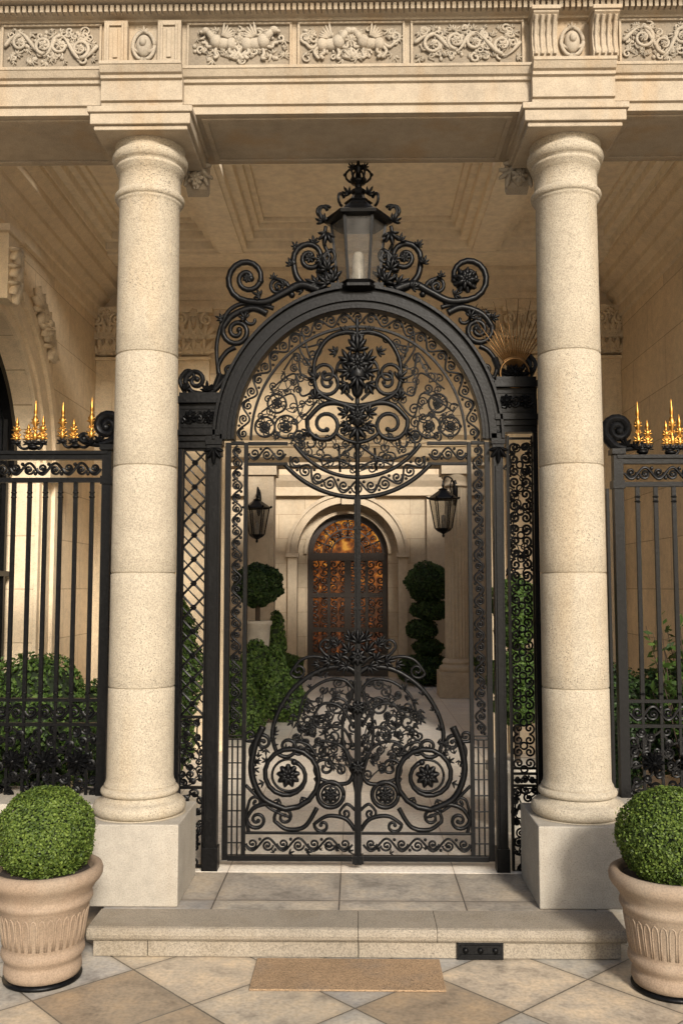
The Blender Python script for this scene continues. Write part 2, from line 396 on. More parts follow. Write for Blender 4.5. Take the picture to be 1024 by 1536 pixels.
for c in (-1.2775,-.9925):
    ft.box(c-.062,c+.062,4.715,4.765,4.441,4.699); ft.box(c-.045,c-.033,4.703,4.715,4.46,4.68); ft.box(c+.033,c+.045,4.703,4.715,4.46,4.68)
    ft.box(c-.0328,c+.0328,4.7035,4.715,4.665,4.68); ft.box(c-.0328,c+.0328,4.7035,4.715,4.46,4.475)
    ft.box(c-.012,c+.012,4.706,4.715,4.49,4.65)
for c in (.98,1.295):
    cons=[(4.77,4.44),(4.70,4.44),(4.675,4.455),(4.67,4.48),(4.685,4.52),(4.69,4.58),(4.67,4.64),(4.63,4.67),(4.63,4.70),(4.77,4.70)]
    ft.mx(cons,c-.066,c+.066)
    for o in (-.048,-.016,.016,.048):
        ft.tube([(c+o,4.668,4.46),(c+o,4.68,4.50),(c+o,4.686,4.56),(c+o,4.675,4.62),(c+o,4.64,4.66)],.011,6,ref=(1,0,0))
    ft.box(c-.075,c+.075,4.62,4.7695,4.6805,4.7015)
for c in (-1.135,1.1375):
    fr.ell((c,4.75,4.575),(.042,.03,.062),16,10)
    fr.tube([(c+.058*math.cos(a*pi/10),4.748,4.575+.078*math.sin(a*pi/10)) for a in range(21)],.011,6)
    fr.acan((c,4.748,4.51),-pi/2,.05,.02); fr.acan((c,4.748,4.64),pi/2,.045,.02)
    fr.ell((c,4.725,4.585),(.02,.02,.026),10,8)
    for s in (-1,1): fr.lobe((c+s*.02,4.745,4.53),pi/2+s*-.9,.06,.014,.012)
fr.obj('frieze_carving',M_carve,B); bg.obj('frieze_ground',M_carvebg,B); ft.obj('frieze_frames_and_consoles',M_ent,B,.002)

def column(cx):
    E=empty('stone_column')
    p=MB(); p.box(cx-.25,cx+.25,4.68,5.19,.14,.533); p.obj('plinth',M_plinth,E,.006)
    q=MB(); cy=4.93
    pr=[(.237,.534)]
    for i in range(9): a=-pi/2+pi*i/8; pr.append((.205+.032*math.cos(a),.572+.036*math.sin(a)))
    pr+=[(.200,.612),(.188,.622),(.186,.632)]
    for i in range(7): a=-pi/2+pi*i/6; pr.append((.180+.020*math.cos(a),.654+.02*math.sin(a)))
    pr+=[(.182,.678),(.182,.688),(.174,.70),(.171,.72)]
    js=[1.18,1.77,2.33,2.93]; z=.72
    def rad(z): return .171-.010*((z-.72)/3.04)**1.4
    for j in js+[3.76]:
        for k in range(1,5):
            zz=z+(j-.007-z)*k/4; pr.append((rad(zz),zz))
        if j<3.7: pr+=[(rad(j)-.0015,j-.0045),(rad(j)-.006,j-.003),(rad(j)-.006,j+.003),(rad(j)-.0015,j+.0045),(rad(j),j+.007)]
        z=j+.007
    pr+=[(.166,3.765),(.176,3.775)]
    for i in range(7): a=-pi/2+pi*i/6; pr.append((.170+.017*math.cos(a),3.80+.022*math.sin(a)))
    pr+=[(.170,3.828),(.166,3.84),(.166,3.925),(.176,3.93),(.176,3.945),(.184,3.95),(.184,3.962)]
    for i in range(7): a=-pi/2*.9+pi*.8*i/6; pr.append((.172+.032*math.cos(a),4.01+.036*math.sin(a)))
    pr+=[(.19,4.06),(.19,4.081)]
    q.lathe(pr,cx,cy,64); q.obj('shaft',M_col,E)
    a=MB()
    a.box(cx-.245,cx+.245,4.685,5.175,4.08,4.105)
    a.box(cx-.262,cx+.262,4.668,5.192,4.1052,4.165)
    a.box(cx-.275,cx+.275,4.655,5.205,4.1652,4.1985)
    a.obj('abacus',M_ent,E,.005)
column(-1.13); column(1.13)
m=MB()
for s in (-1,1):
    c=s*.93
    m.mx([(5.348,4.199),(5.348,4.02),(5.30,3.98),(5.24,4.0),(5.21,4.06),(5.22,4.14),(5.20,4.199)],c-.06,c+.06)
    m.tube([(c,5.22+.045*math.cos(a)*(1-a/14),4.05+.05*math.sin(a)*(1-a/14)) for a in [i*.5 for i in range(22)]],.02,6,ref=(1,0,0))
    m.acan((c,5.2,4.16),-pi/2,.16,.03); m.acan((c-.04*s,5.215,4.1),-pi/2-.3,.12,.03); m.acan((c+.04*s,5.215,4.1),-pi/2+.3,.12,.03)
    m.rosette((c,5.19,4.05),.05,7,.02)
m.obj('carved_consoles',M_carve,B)

# ceiling: unseen slot behind the front beam, added to light the porch, then coffers
YS=6.64; YQ=6.2
m=MB()
def coffer(x0,x1,y0,y1):
    w1,w2,w3=.07,.055,.045
    zz=[(0,w1,4.83),(w1,w1+w2,4.90),(w1+w2,w1+w2+w3,4.95)]
    for a,b,z in zz:
        m.box(x0+a,x1-a,y0+a,y0+b,z,5.05); m.box(x0+a,x1-a,y1-b,y1-a,z,5.05)
        m.box(x0+a,x0+b,y0+b,y1-b,z,5.05); m.box(x1-b,x1-a,y0+b,y1-b,z,5.05)
    a=.17
    m.box(x0+a,x1-a,y0+a,y1-a,4.985,5.05)
coffer(-1.0,1.0,YS,8.25); coffer(-2.28,-1.30,YQ,8.25); coffer(1.30,2.28,YQ,8.25)
for s in (-1,1):
    a,b=sorted((s*1.0,s*1.30)); m.box(a,b,5.352,8.25,4.76,5.05)
    a,b=sorted((s*1.04,s*1.26)); m.box(a,b,5.352,8.30,4.735,4.7595)
    a,b=sorted((s*2.28,s*2.56)); m.box(a,b,5.352,8.25,4.76,5.05)
    a,b=sorted((s*2.28,s*5)); m.box(a,b,5.352,YS,5.052,5.15)
    a,b=sorted((s*1.0,s*2.2799)); m.box(a,b,YQ,YS-.0005,5.052,5.15)
m.box(-2.56,2.56,8.25,9.0,4.76,5.05); m.box(-2.3,2.3,8.32,8.62,4.735,4.7595)
m.box(-5,5,YS,9.35,5.052,5.15)
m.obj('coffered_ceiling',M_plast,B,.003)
m=MB()
for x in [-2.0,-1.65,-.6,-.2,.2,.6,1.65,2.0]: m.box(x-.01,x+.01,5.352,YS if abs(x)<1 else YQ,5.0,5.04)
m.box(-2.28,2.28,5.95,5.97,5.005,5.035)
m.obj('added_roof_slot_bars',M_iron,B)  # bars across the added light slot, out of view
m=MB(tf=lambda x,y,z:(x,z-4.95+6.95,4.975+(y-6.95)*1.0))
m.rosette((.02,7.05,4.95),.22,10,.03); m.rosette((.02,7.04,4.95),.13,8,.04)
m.obj('ceiling_rose',M_carve,B)

def side(s,window):
    tf=(lambda x,y,z:(s*(2.55+y),x,z))
    w=MB(tf)
    if window: w.archwall(5.0,9.0,.14,5.05,6.28,1.05,2.62,0,.35)
    else: w.box(5.0,9.0,0,.35,.14,5.05)
    w.box(9.0,16.3,.0,.35,.14,5.0)
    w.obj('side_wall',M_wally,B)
    t=MB(tf)
    t.prism([(5.36,0,4.30),(5.36,-.03,4.31),(5.36,-.03,4.40),(5.36,-.05,4.41),(5.36,-.06,4.47),(5.36,-.11,4.52),(5.36,-.11,4.56),(5.36,-.20,4.60),(5.36,-.20,4.66),(5.36,-.26,4.72),(5.36,-.26,4.7595),(5.36,0,4.7595)],(3.64,0,0))
    if not window: t.box(5.36,9,-.02,0,.14,.42)
    if window:
        for r0,r1,d in ((1.05,1.12,-.03),(1.121,1.27,-.055),(1.271,1.36,-.085),(1.361,1.42,-.05)):
            t.ring(6.28,2.62,r0,r1,d,0,n=40)
            for q in (-1,1):
                a,b=sorted((6.28+q*r0,6.28+q*r1)); t.box(a,b,d,0,.1405,2.619)
        t.box(6.18,6.38,-.17,-.0855,3.66,4.12); t.box(6.14,6.42,-.19,-.0,4.1205,4.17)
        for q in (-1,1):
            a,b=sorted((6.28+q*1.03,6.28+q*1.45)); t.box(a,b,-.12,-.0005,2.56,2.68)
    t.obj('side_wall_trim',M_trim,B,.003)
    if window:
        k=MB(tf)
        for i in range(3): k.acan((6.28,-.19,4.05-.12*i),-pi/2,.17,.05)
        for (yy,zz) in ((7.2,3.72),(7.05,3.82),(7.3,3.6)):
            k.acan((yy,-.1,zz),pi/2+.4,.2,.05); k.acan((yy,-.1,zz),-.4,.16,.05)
        k.rosette((7.15,-.12,3.72),.11,8,.04)
        k.obj('arch_carving',M_trim,B)
        g=MB(tf); g.box(5.23,7.33,.22,.24,.14,3.67); g.obj('window_glass',M_dark,B)
        f=MB(tf)
        for yy in (5.35,5.8,6.28,6.76,7.2): f.box(yy-.02,yy+.02,.18,.215,.14,3.66)
        for zz in (1.0,1.8,2.62): f.box(5.23,7.33,.175,.2155,zz-.02,zz+.02)
        f.ring(6.28,2.62,.98,1.049,.15,.218,n=32); f.ring(6.28,2.62,.45,.49,.17,.217,n=24)
        f.obj('window_frame',M_iron,B)
side(-1,True); side(1,False)

w=MB(); OW=1.28
w.box(-2.56,-OW,9.0,9.35,.14,5.05); w.box(OW,2.56,9.0,9.35,.14,5.05); w.box(-OW,OW,9.0,9.35,2.95,5.05)
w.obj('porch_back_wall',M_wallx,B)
t=MB()
def capital(mb,cm,x0,x1,z0,z1,yf):
    xc=(x0+x1)/2; w_=(x1-x0)
    mb.box(x0-.03,x1+.03,yf-.05,8.999,z1-.06,z1); mb.box(x0-.01,x1+.01,yf-.02,8.998,z0-.05,z0-.02)
    mb.mx([(yf,z0),(yf-.03,z1-.0605),(8.997,z1-.0605),(8.997,z0)],x0+.01,x1-.01)
    n=3
    for r,(zz,sz) in enumerate(((z0,.20),(z0+.14,.22))):
        for i in range(n+r):
            x=x0+w_*(i+.5)/(n+r); cm.acan((x,yf-.02-.012*r,zz),pi/2,sz,.04,2)
    for s in (-1,1):
        sp=spiral2((xc+s*w_*.42,z1-.13),.065,pi/2,1.6,s,.15)
        cm.tube([(a,yf-.045,b) for a,b in sp],.015,6)
    cm.rosette((xc,yf-.06,z1-.07),.05,7,.02)
cm=MB()
for x0,x1 in ((-1.74,-1.44),(1.44,1.74),(-2.549,-2.33),(2.33,2.549)):
    t.box(x0,x1,8.93,8.9995,.42,3.90); t.box(x0-.02,x1+.02 if x1<2.5 else x1,8.90,8.9992,.142,.4195)
    t.box(x0+.05,x1-.05,8.915,8.9295,.6,3.7)
    capital(t,cm,x0,x1,3.95,4.42,8.92)
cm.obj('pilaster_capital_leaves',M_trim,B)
t.mx([(8.999,4.42),(8.95,4.4205),(8.95,4.50),(8.93,4.505),(8.93,4.56),(8.86,4.60),(8.80,4.64),(8.80,4.69),(8.74,4.72),(8.74,4.7595),(8.999,4.7595)],-2.29,2.29)
for s in (-1,1):
    a,b=sorted((s*OW,s*(OW+.1))); t.box(a,b,8.96,8.9985,.142,3.05)
    a,b=sorted((s*(OW+.1),s*(OW+.13))); t.box(a,b,8.94,8.9985,.142,3.08)
t.box(-OW,OW,8.9605,8.9985,2.951,3.05); t.box(-OW-.1,OW+.1,8.9405,8.9985,3.0505,3.08)
t.mx([(8.9985,3.0805),(8.93,3.081),(8.93,3.11),(8.87,3.15),(8.87,3.18),(8.9985,3.19)],-1.42,1.42)
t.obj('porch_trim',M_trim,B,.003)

t=MB()
t.box(-2.549,2.549,13.3,13.7,3.43,3.62); t.box(-2.549,2.549,13.27,13.72,3.6205,3.68); t.box(-2.549,2.549,13.22,13.75,3.6805,3.78)
for a,b in ((-1.62,-1.20),):
    t.box(a,b,13.33,13.68,.55,3.30); t.box(a-.05,b+.05,13.28,13.72,.142,.5495); t.box(a-.04,b+.04,13.29,13.71,3.3005,3.4295)
    t.box(a+.06,b-.06,13.315,13.3295,.7,3.1)
t.lathe([(.25,.50),(.26,.53),(.25,.57),(.20,.60),(.215,.63),(.20,.66),(.18,.68)],1.42,13.5,48)
t.box(1.15,1.69,13.23,13.77,.142,.4995)
t.lathe([(.17,.68)]+[(.17-.012*i/10,.68+2.45*i/10) for i in range(11)],1.42,13.5,160,flute=20,fd=.12)
t.lathe([(.17,3.135),(.185,3.15),(.165,3.18),(.165,3.22),(.20,3.27),(.21,3.31)],1.42,13.5,48); t.box(1.2,1.64,13.28,13.72,3.31,3.4295)
t.obj('inner_colonnade',M_courtt,B,.004)
w=MB(); w.archwall(-2.56,2.56,.14,5.4,-.17,.86,2.27,16.0,16.25); w.archwall(-2.56,2.56,.14,5.4,-.17,.70,2.27,16.251,16.6)
w.obj('entrance_facade',M_court,B)
t=MB(); t.ring(-.17,2.27,.86,.98,15.93,15.999,n=40); t.ring(-.17,2.27,.981,1.04,15.9,15.999,n=40)
t.ring(-.17,2.27,.70,.76,16.2,16.25,n=32)
for q in (-1,1):
    a,b=sorted((-.17+q*.86,-.17+q*1.02)); t.box(a,b,15.92,15.999,.45,2.2); t.box(a-.03,b+.03,15.88,15.999,2.2005,2.269); t.box(a-.03,b+.03,15.88,15.999,.142,.4495)
    a,b=sorted((-.17+q*1.35,-.17+q*1.7)); t.box(a,b,15.9,15.999,.142,3.25)
t.mx([(15.999,3.2505),(15.88,3.251),(15.88,3.4),(15.8,3.5),(15.75,3.6),(15.999,3.6)],-2.55,2.55)
t.box(-.27,-.07,15.86,15.9295,3.1,3.249)
t.obj('entrance_trim',M_courtt,B,.004)
w=MB()
for s in (-1,1):
    a,b=sorted((s*2.6,s*5)); w.box(a,b,4.9,5.34,.0,4.199)
    a,b=sorted((s*2.9,s*5)); w.box(a,b,5.3405,9.3,.0,5.05)
w.obj('facade_side_walls',M_wallx,B)

D=empty('arched_entrance_door')
g=MB(); g.box(-.88,.54,16.5,16.52,.14,3.0); g.obj('amber_glass',M_amber,D)
f=MB(); c=-.17
f.ring(c,2.27,.60,.695,16.38,16.46,n=32); f.ring(c,2.27,.28,.31,16.4,16.45,n=24); f.ring(c,2.27,.43,.45,16.4,16.45,n=24)
for x,hw in ((-.65,.045),(0,.06),(.65,.045),(-.33,.03),(.33,.03)): f.box(c+x-hw,c+x+hw,16.40,16.455,.14,2.27)
for z,hh in ((.35,.2),(.95,.04),(1.55,.04),(2.22,.07)): f.box(c-.69,c+.69,16.39,16.45,z-hh,z+hh)
for i in range(1,8):
    a=pi*i/8; f.tube([(c+.3*math.cos(a),16.42,2.27+.3*math.sin(a)),(c+.62*math.cos(a),16.42,2.27+.62*math.sin(a))],.016,5)
rr=random.Random(3)
for ix in range(8):
    for iz in range(13):
        x=c-.57+ix*.163; z=.6+iz*.135
        f.tube([(a,16.43,b) for a,b in spiral2((x,z),.075,rr.random()*6,1.3,rr.choice((-1,1)),.2)],.014,5)
for i in range(14):
    a=pi*(i+.5)/14
    for q in (.37,.53): f.tube([(p,16.43,b) for p,b in spiral2((c+q*math.cos(a),2.27+q*math.sin(a)),.05,rr.random()*6,1.2,1,.2)],.011,5)
f.obj('door_leaves',M_wood,D)

# ------------------------------------------------------------------ ground
m=MB(); m.add([(-60,-60,0),(60,-60,0),(60,60,0),(-60,60,0)],[(0,1,2,3)]); m.obj('ground',M_pave)
m=MB(); m.box(-2.9,2.9,5.25,17,.004,.14); m.obj('courtyard_floor',M_floor)
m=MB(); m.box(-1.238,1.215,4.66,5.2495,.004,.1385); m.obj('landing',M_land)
st=empty('stone_step')
m=MB()
def nosing(x0,x1):
    pr=[(4.66,.075)]
    for i in range(7): a=-pi/2-pi*i/6; pr.append((4.425+.028*math.cos(a)+.0,.108+.031*math.sin(a)))
    pr.append((4.66,.139)); m.mx(pr,x0,x1)
nosing(-1.245,-.001); nosing(.001,.36); nosing(.362,1.222)
m.obj('nosing',M_step,st,.002)
m=MB(); m.box(-1.22,-.97,4.43,4.64,.003,.0745); m.box(-.967,.0,4.43,4.64,.003,.0745); m.box(.003,1.2,4.43,4.64,.003,.0745); m.obj('riser',M_step,st,.003)
m=MB(); m.box(-.46,.37,4.075,4.408,.001,.009); m.obj('rust_stone_slab',M_slab,None,.003)
dv=empty('drain_vent')
m=MB(); m.box(.452,.662,4.412,4.43,.004,.082); m.obj('plate',M_iron,dv,.002)
m=MB(); 
for x in (.49,.557,.625): m.tube([(x,4.411,.045),(x,4.405,.045)],.013,10,ref=(0,0,1))
for z in (.025,.065): m.box(.465,.65,4.406,4.4118,z-.004,z+.004)
m.obj('grille',M_iron,dv)
m=MB()
for s in (-1,1):
    a,b=sorted((s*1.385,s*2.56)); m.box(a,b,5.1,5.5,.0,.49); m.box(a,b,5.07,5.53,.4905,.54)
m.obj('low_stone_wall',M_plinth,None,.004)

# ------------------------------------------------------------------ wrought-iron gate (metres from image pixel coordinates, projected onto the gate plane; 1 image pixel = 3.79 mm)
GY=5.3; S=GY/1400
def GZ(v):
    q=(768-v)/1400; return 1.7+GY*(.0799+q)/(1-.0799*q)
def P(u,v,dy=0.0): return (u*S,GY+dy,GZ(v))
TH=1.3
class Iron(MB):
    def bar(s,u0,v0,u1,v1,dep=.02,dy=0):
        s.box(min(u0,u1)*S,max(u0,u1)*S,GY+dy-dep/2,GY+dy+dep/2,min(GZ(v0),GZ(v1)),max(GZ(v0),GZ(v1)))
    def ln(s,pts,r=2.0,dy=0,n=6):
        rr=r if hasattr(r,'__len__') else [r]*len(pts)
        s.tube([P(a,b,dy) for a,b in pts],[q*S*TH for q in rr],n)
    def curve(s,pts,r0=2.5,r1=None,dy=0,sd=1):
        c=catmull(pts); r1=r1 if r1 is not None else r0
        s.ln([(sd*a,b) for a,b in c],[r0+(r1-r0)*i/len(c) for i in range(len(c))],dy)
    def vol(s,pts,c,turns=1.5,r0=3,r1=1.8,end=.18,dy=0,sd=1,blob=True):
        last,prev=pts[-1],pts[-2]
        r=math.hypot(last[0]-c[0],last[1]-c[1]); a0=math.atan2(last[1]-c[1],last[0]-c[0])
        cr=(last[0]-c[0])*(last[1]-prev[1])-(last[1]-c[1])*(last[0]-prev[0])
        sp=spiral2(c,r,a0,turns,1 if cr>0 else -1,end)
        al=catmull(pts)[:-1]+sp
        s.ln([(sd*a,b) for a,b in al],[r0+(r1-r0)*i/len(al) for i in range(len(al))],dy)
        if blob: s.ell(P(sd*al[-1][0],al[-1][1],dy),r1*S*1.9,8,6)
    def sp(s,u,v,r,a0,turns,d,th=1.3,end=.2,dy=0):
        pts=spiral2((u,v),r,a0,turns,d,end); s.ln(pts,th,dy,5); s.ell(P(*pts[-1],dy),th*S*1.7,6,4)
    def circ(s,u,v,r,th=1.5,dy=0,k=1): s.ln([(u+r*math.cos(2*pi*i/28),v+k*r*math.sin(2*pi*i/28)) for i in range(29)],th,dy)
    def ac(s,u,v,ang,size,k=2,dy=0,th=None): s.acan(P(u,v,dy),ang,size*S,(th or size*.16)*S,k)
    def ros(s,u,v,r,n=8,dy=0,ph=0): s.rosette(P(u,v,dy),r*S,n,r*.28*S,ph)
    def band(s,fn,L,W,cell,th=1.3,dy=0):
        n=max(1,round(L/cell)); cell=L/n; k=n*10
        s.ln([fn(i/k*L,math.sin(pi*i/k*L/cell)*W*.36) for i in range(k+1)],th,dy,5)
        for i in range(n):
            c0=(i+.5)*cell; sg=1 if i%2==0 else -1
            pts=[fn(a,b) for a,b in spiral2((c0,-sg*W*.05),min(W*.33,cell*.42),-sg*pi/2+pi*.5,1.35,sg,.2)]
            s.ln(pts,th*.9,dy,5); s.ell(P(*pts[-1],dy),th*S*1.9,6,4)
            a=fn(c0+cell*.5,sg*W*.30); s.ell(P(*a,dy),th*S*1.8,6,4)
    def fili(s,inside,bb,dmin,th,rnd,leaves=.35,dy=0,tries=2500):
        pts=[]
        for _ in range(tries):
            u=rnd.uniform(bb[0],bb[1]); v=rnd.uniform(bb[2],bb[3])
            if inside(u,v) and all((u-a)**2+(v-b)**2>dmin*dmin for a,b in pts): pts.append((u,v))
        for u,v in pts:
            r=dmin*rnd.uniform(.42,.66); a0=rnd.uniform(0,2*pi); d=rnd.choice((-1,1))
            s.sp(u,v,r,a0,rnd.uniform(1.0,1.6),d,th*rnd.uniform(.8,1.15),.2,dy+rnd.uniform(-.006,.006))
            o=sorted(pts,key=lambda q:(q[0]-u)**2+(q[1]-v)**2)[1:3]
            for q in o:
                st_=(u+r*math.cos(a0),v+r*math.sin(a0)); mid=((st_[0]+q[0])/2+rnd.uniform(-4,4),(st_[1]+q[1])/2+rnd.uniform(-4,4))
                s.ln(catmull([st_,mid,q],4),th*.8,dy,4)
            if rnd.random()<leaves: s.ac(u+r*math.cos(a0),v+r*math.sin(a0),rnd.uniform(0,6.28),dmin*.5,1,dy)
G=empty('wrought_iron_gate')
rn=random.Random(11)
F=Iron()
def arcband(r0,r1,y0,y1,k=1.045):
    n=56; vs=[];fs=[]
    for i in range(n+1):
        a=pi*i/n
        for r,yy in ((r0,y0),(r1,y0),(r1,y1),(r0,y1)):
            x,_,z=P(1+r*math.cos(a),660-r*k*math.sin(a)); vs.append((x,GY+yy,z))
    for i in range(n):
        b=4*i
        for j in range(4): fs.append((b+j,b+(j+1)%4,b+4+(j+1)%4,b+4+j))
    fs+=[(0,1,2,3),(4*n,4*n+3,4*n+2,4*n+1)]
    F.add(vs,fs)
arcband(191,214,-.035,.035); arcband(197,208,-.05,-.0352); arcband(214.5,219,-.06,.05); arcband(186,190.6,-.05,.045)
arcband(160.5,164,-.012,.012)
for sd,(a,b) in ((-1,(-225,-206)),(1,(203,218))):
    F.bar(a,655,b,1306,.07); F.bar(a+3,700,b-3,1290,.085)
    F.bar(a-3,652,b+3,668,.10); F.bar(a-1.5,668.3,b+1.5,684,.088); F.bar(a-2,1270,b+2,1307,.09)
    F.ell(P((a+b)/2,650),(.04,.04,.02),12,6)
    F.ac((a+b)/2,672,-pi/2,26,2,-.05)
for sd in (-1,1):
    F.bar(sd*264,600,sd*271,1306,.035)
    F.bar(sd*191,664,sd*199,1290,.035); F.bar(sd*165,664,sd*171,1290,.03)
    F.bar(sd*171.2,662,sd*190.8,667,.03)
    F.bar(sd*105,663,sd*164.8,667.5,.03); F.bar(sd*105,694,sd*164.8,698,.03)
    for v in (1103,1108): F.bar(sd*171.2,v,sd*190.8,v+1.8,.02)
    for u in (177,185): F.bar(sd*(u-1.2),1110,sd*(u+1.2),1288,.012)
    for v in range(1120,1286,24): F.bar(sd*171.2,v,sd*190.8,v+1.5,.014)
F.bar(-5,745,5,1296,.045); F.bar(-1.6,742,1.6,1292,.062); F.bar(-8,1282,8,1294,.06)
for v in (790,850,910,1020): F.bar(-6.5,v,6.5,v+5,.056)
F.bar(-190.8,1283,-8.2,1291,.035); F.bar(8.2,1283,190.8,1291,.035); F.bar(-164.8,1248,-5.2,1251.5,.02); F.bar(5.2,1248,164.8,1251.5,.02)
for r,th in ((146,2.8),(116,2.4)):
    q0=math.asin(min(1,(666+(29 if r>130 else 0)-600)/r))
    F.ln([(r*math.cos(a),600+r*math.sin(a)) for a in [q0+(pi-2*q0)*i/36 for i in range(37)]],th,0,8)
F.ln([(0,478),(0,745)],2.8,0,8)
F.obj('frame',M_iron,G,.0015)
L_=Iron()
def ringfn(s_,t): a=pi-s_/175*1.0; return (1+(175+t)*math.cos(a),660-(175+t)*1.045*math.sin(a))
L_.band(ringfn,pi*175,22,20,1.3)
for sd in (-1,1):
    L_.band(lambda s_,t:(sd*(181+t),668+s_),432,19,17,1.35)
    L_.band(lambda s_,t:(sd*(108+s_),680.5+t),57,24,19,1.35)
def hs(s_,t): a=math.radians(140)-s_/131; return ((131+t)*math.cos(a),600+(131+t)*math.sin(a))
L_.band(hs,131*math.radians(100),26,20,1.4)
for sd in (-1,1): L_.band(lambda s_,t:(sd*(8+s_),1267+t),158,26,22,1.4)
def inl(u,v):
    if ((u-1)**2+((v-660)/1.045)**2)**.5>152: return False
    if v>655: return ((u)**2+(v-600)**2)**.5<108
    if u*u+(v-560)**2<66**2: return False
    if (abs(u)-50)**2+(v-637)**2<33**2: return False
    return abs(u)>5
L_.fili(inl,(-155,155,500,715),13.5,.95,rn,.3,tries=6000)
for sd in (-1,1):
    for (u,v,r) in ((140,640,15),(108,640,17),(122,605,14),(88,655,9)):
        L_.circ(sd*u,v,r,1.4); L_.circ(sd*u,v,r*.5,1.0); L_.ros(sd*u,v,r*.45,6)
    for k in range(5):
        a=.25+k*.24
        L_.curve([(60+3*k,600-16*k),(85,625-32*k),(100-k*4,590-30*k if k<3 else 520),(150*math.cos(a),655-150*math.sin(a))],1.4,1.1,sd=sd)
    L_.vol([(4,668),(40,690),(80,680)],(72,664),1.2,1.8,1.1,sd=sd)
    L_.vol([(6,700),(30,690),(52,698)],(44,690),1.1,1.5,1,sd=sd)
L_.ln([(-28,668),(-26,708)],1.6); L_.ln([(26,672),(29,706)],1.6)
L_.obj('filigree',M_iron,G)
C=Iron()
for sd in (-1,1):
    C.vol([(0,520),(-6,505),(18,499),(46,510),(64,540),(66,572)],(44,574),1.5,3.6,2,sd=sd,dy=-.01)
    C.vol([(0,610),(30,604),(58,590),(66,566)],(48,562),1.2,3.2,1.8,sd=sd,dy=-.012)
    C.vol([(2,616),(30,605),(55,609),(76,630)],(49,637),1.35,3.8,2.2,.3,sd=sd,dy=-.01)
    C.vol([(0,665),(18,660),(30,652)],(22,646),1.2,2.6,1.6,sd=sd,dy=-.01)
    C.ac(sd*64,600,pi/2,18,2,-.02); C.ac(sd*60,570,pi*.5-sd*.9,20,2,-.02)
    C.ac(sd*16,500,pi/2-sd*.8,15,2,-.015); C.ac(sd*30,530,pi/2-sd*1.2,16,2,-.015); C.ac(sd*72,645,-pi/2+sd*.9,15,1,-.015)
    C.ac(sd*12,545,pi/2-sd*.5,24,2,-.025); C.ac(sd*14,575,-pi/2+sd*.5,22,2,-.025); C.ac(sd*10,560,pi/2-sd*1.4,24,2,-.03)
    C.curve([(6,600),(20,585),(22,560),(14,540)],2,1.4,sd=sd)
    C.curve([(0,530),(28,545),(30,575),(8,598)],2.4,1.8,sd=sd)
    C.ac(sd*14,622,pi/2-sd*1.0,20,2,-.02); C.ac(sd*12,636,-pi/2+sd*.8,18,2,-.02)
C.ell(P(0,562,-.02),(.05,.03,.07),14,10); C.ros(0,548,18,8,-.035); C.ac(0,530,pi/2,30,2,-.03); C.ac(0,508,pi/2,20,2,-.02)
C.ac(0,566,-pi/2,26,2,-.05)
C.ell(P(0,585,-.02),(.035,.028,.05),12,8); C.ell(P(0,628,-.02),(.045,.03,.05),12,8); C.ros(0,626,16,8,-.03)
C.ac(0,640,-pi/2,28,2,-.02); C.ell(P(0,668,0),(.02,.02,.04),10,8); C.ell(P(0,690,0),(.014,.014,.03),10,8)
C.obj('lunette_cartouche',M_iron,G)
O=Iron()
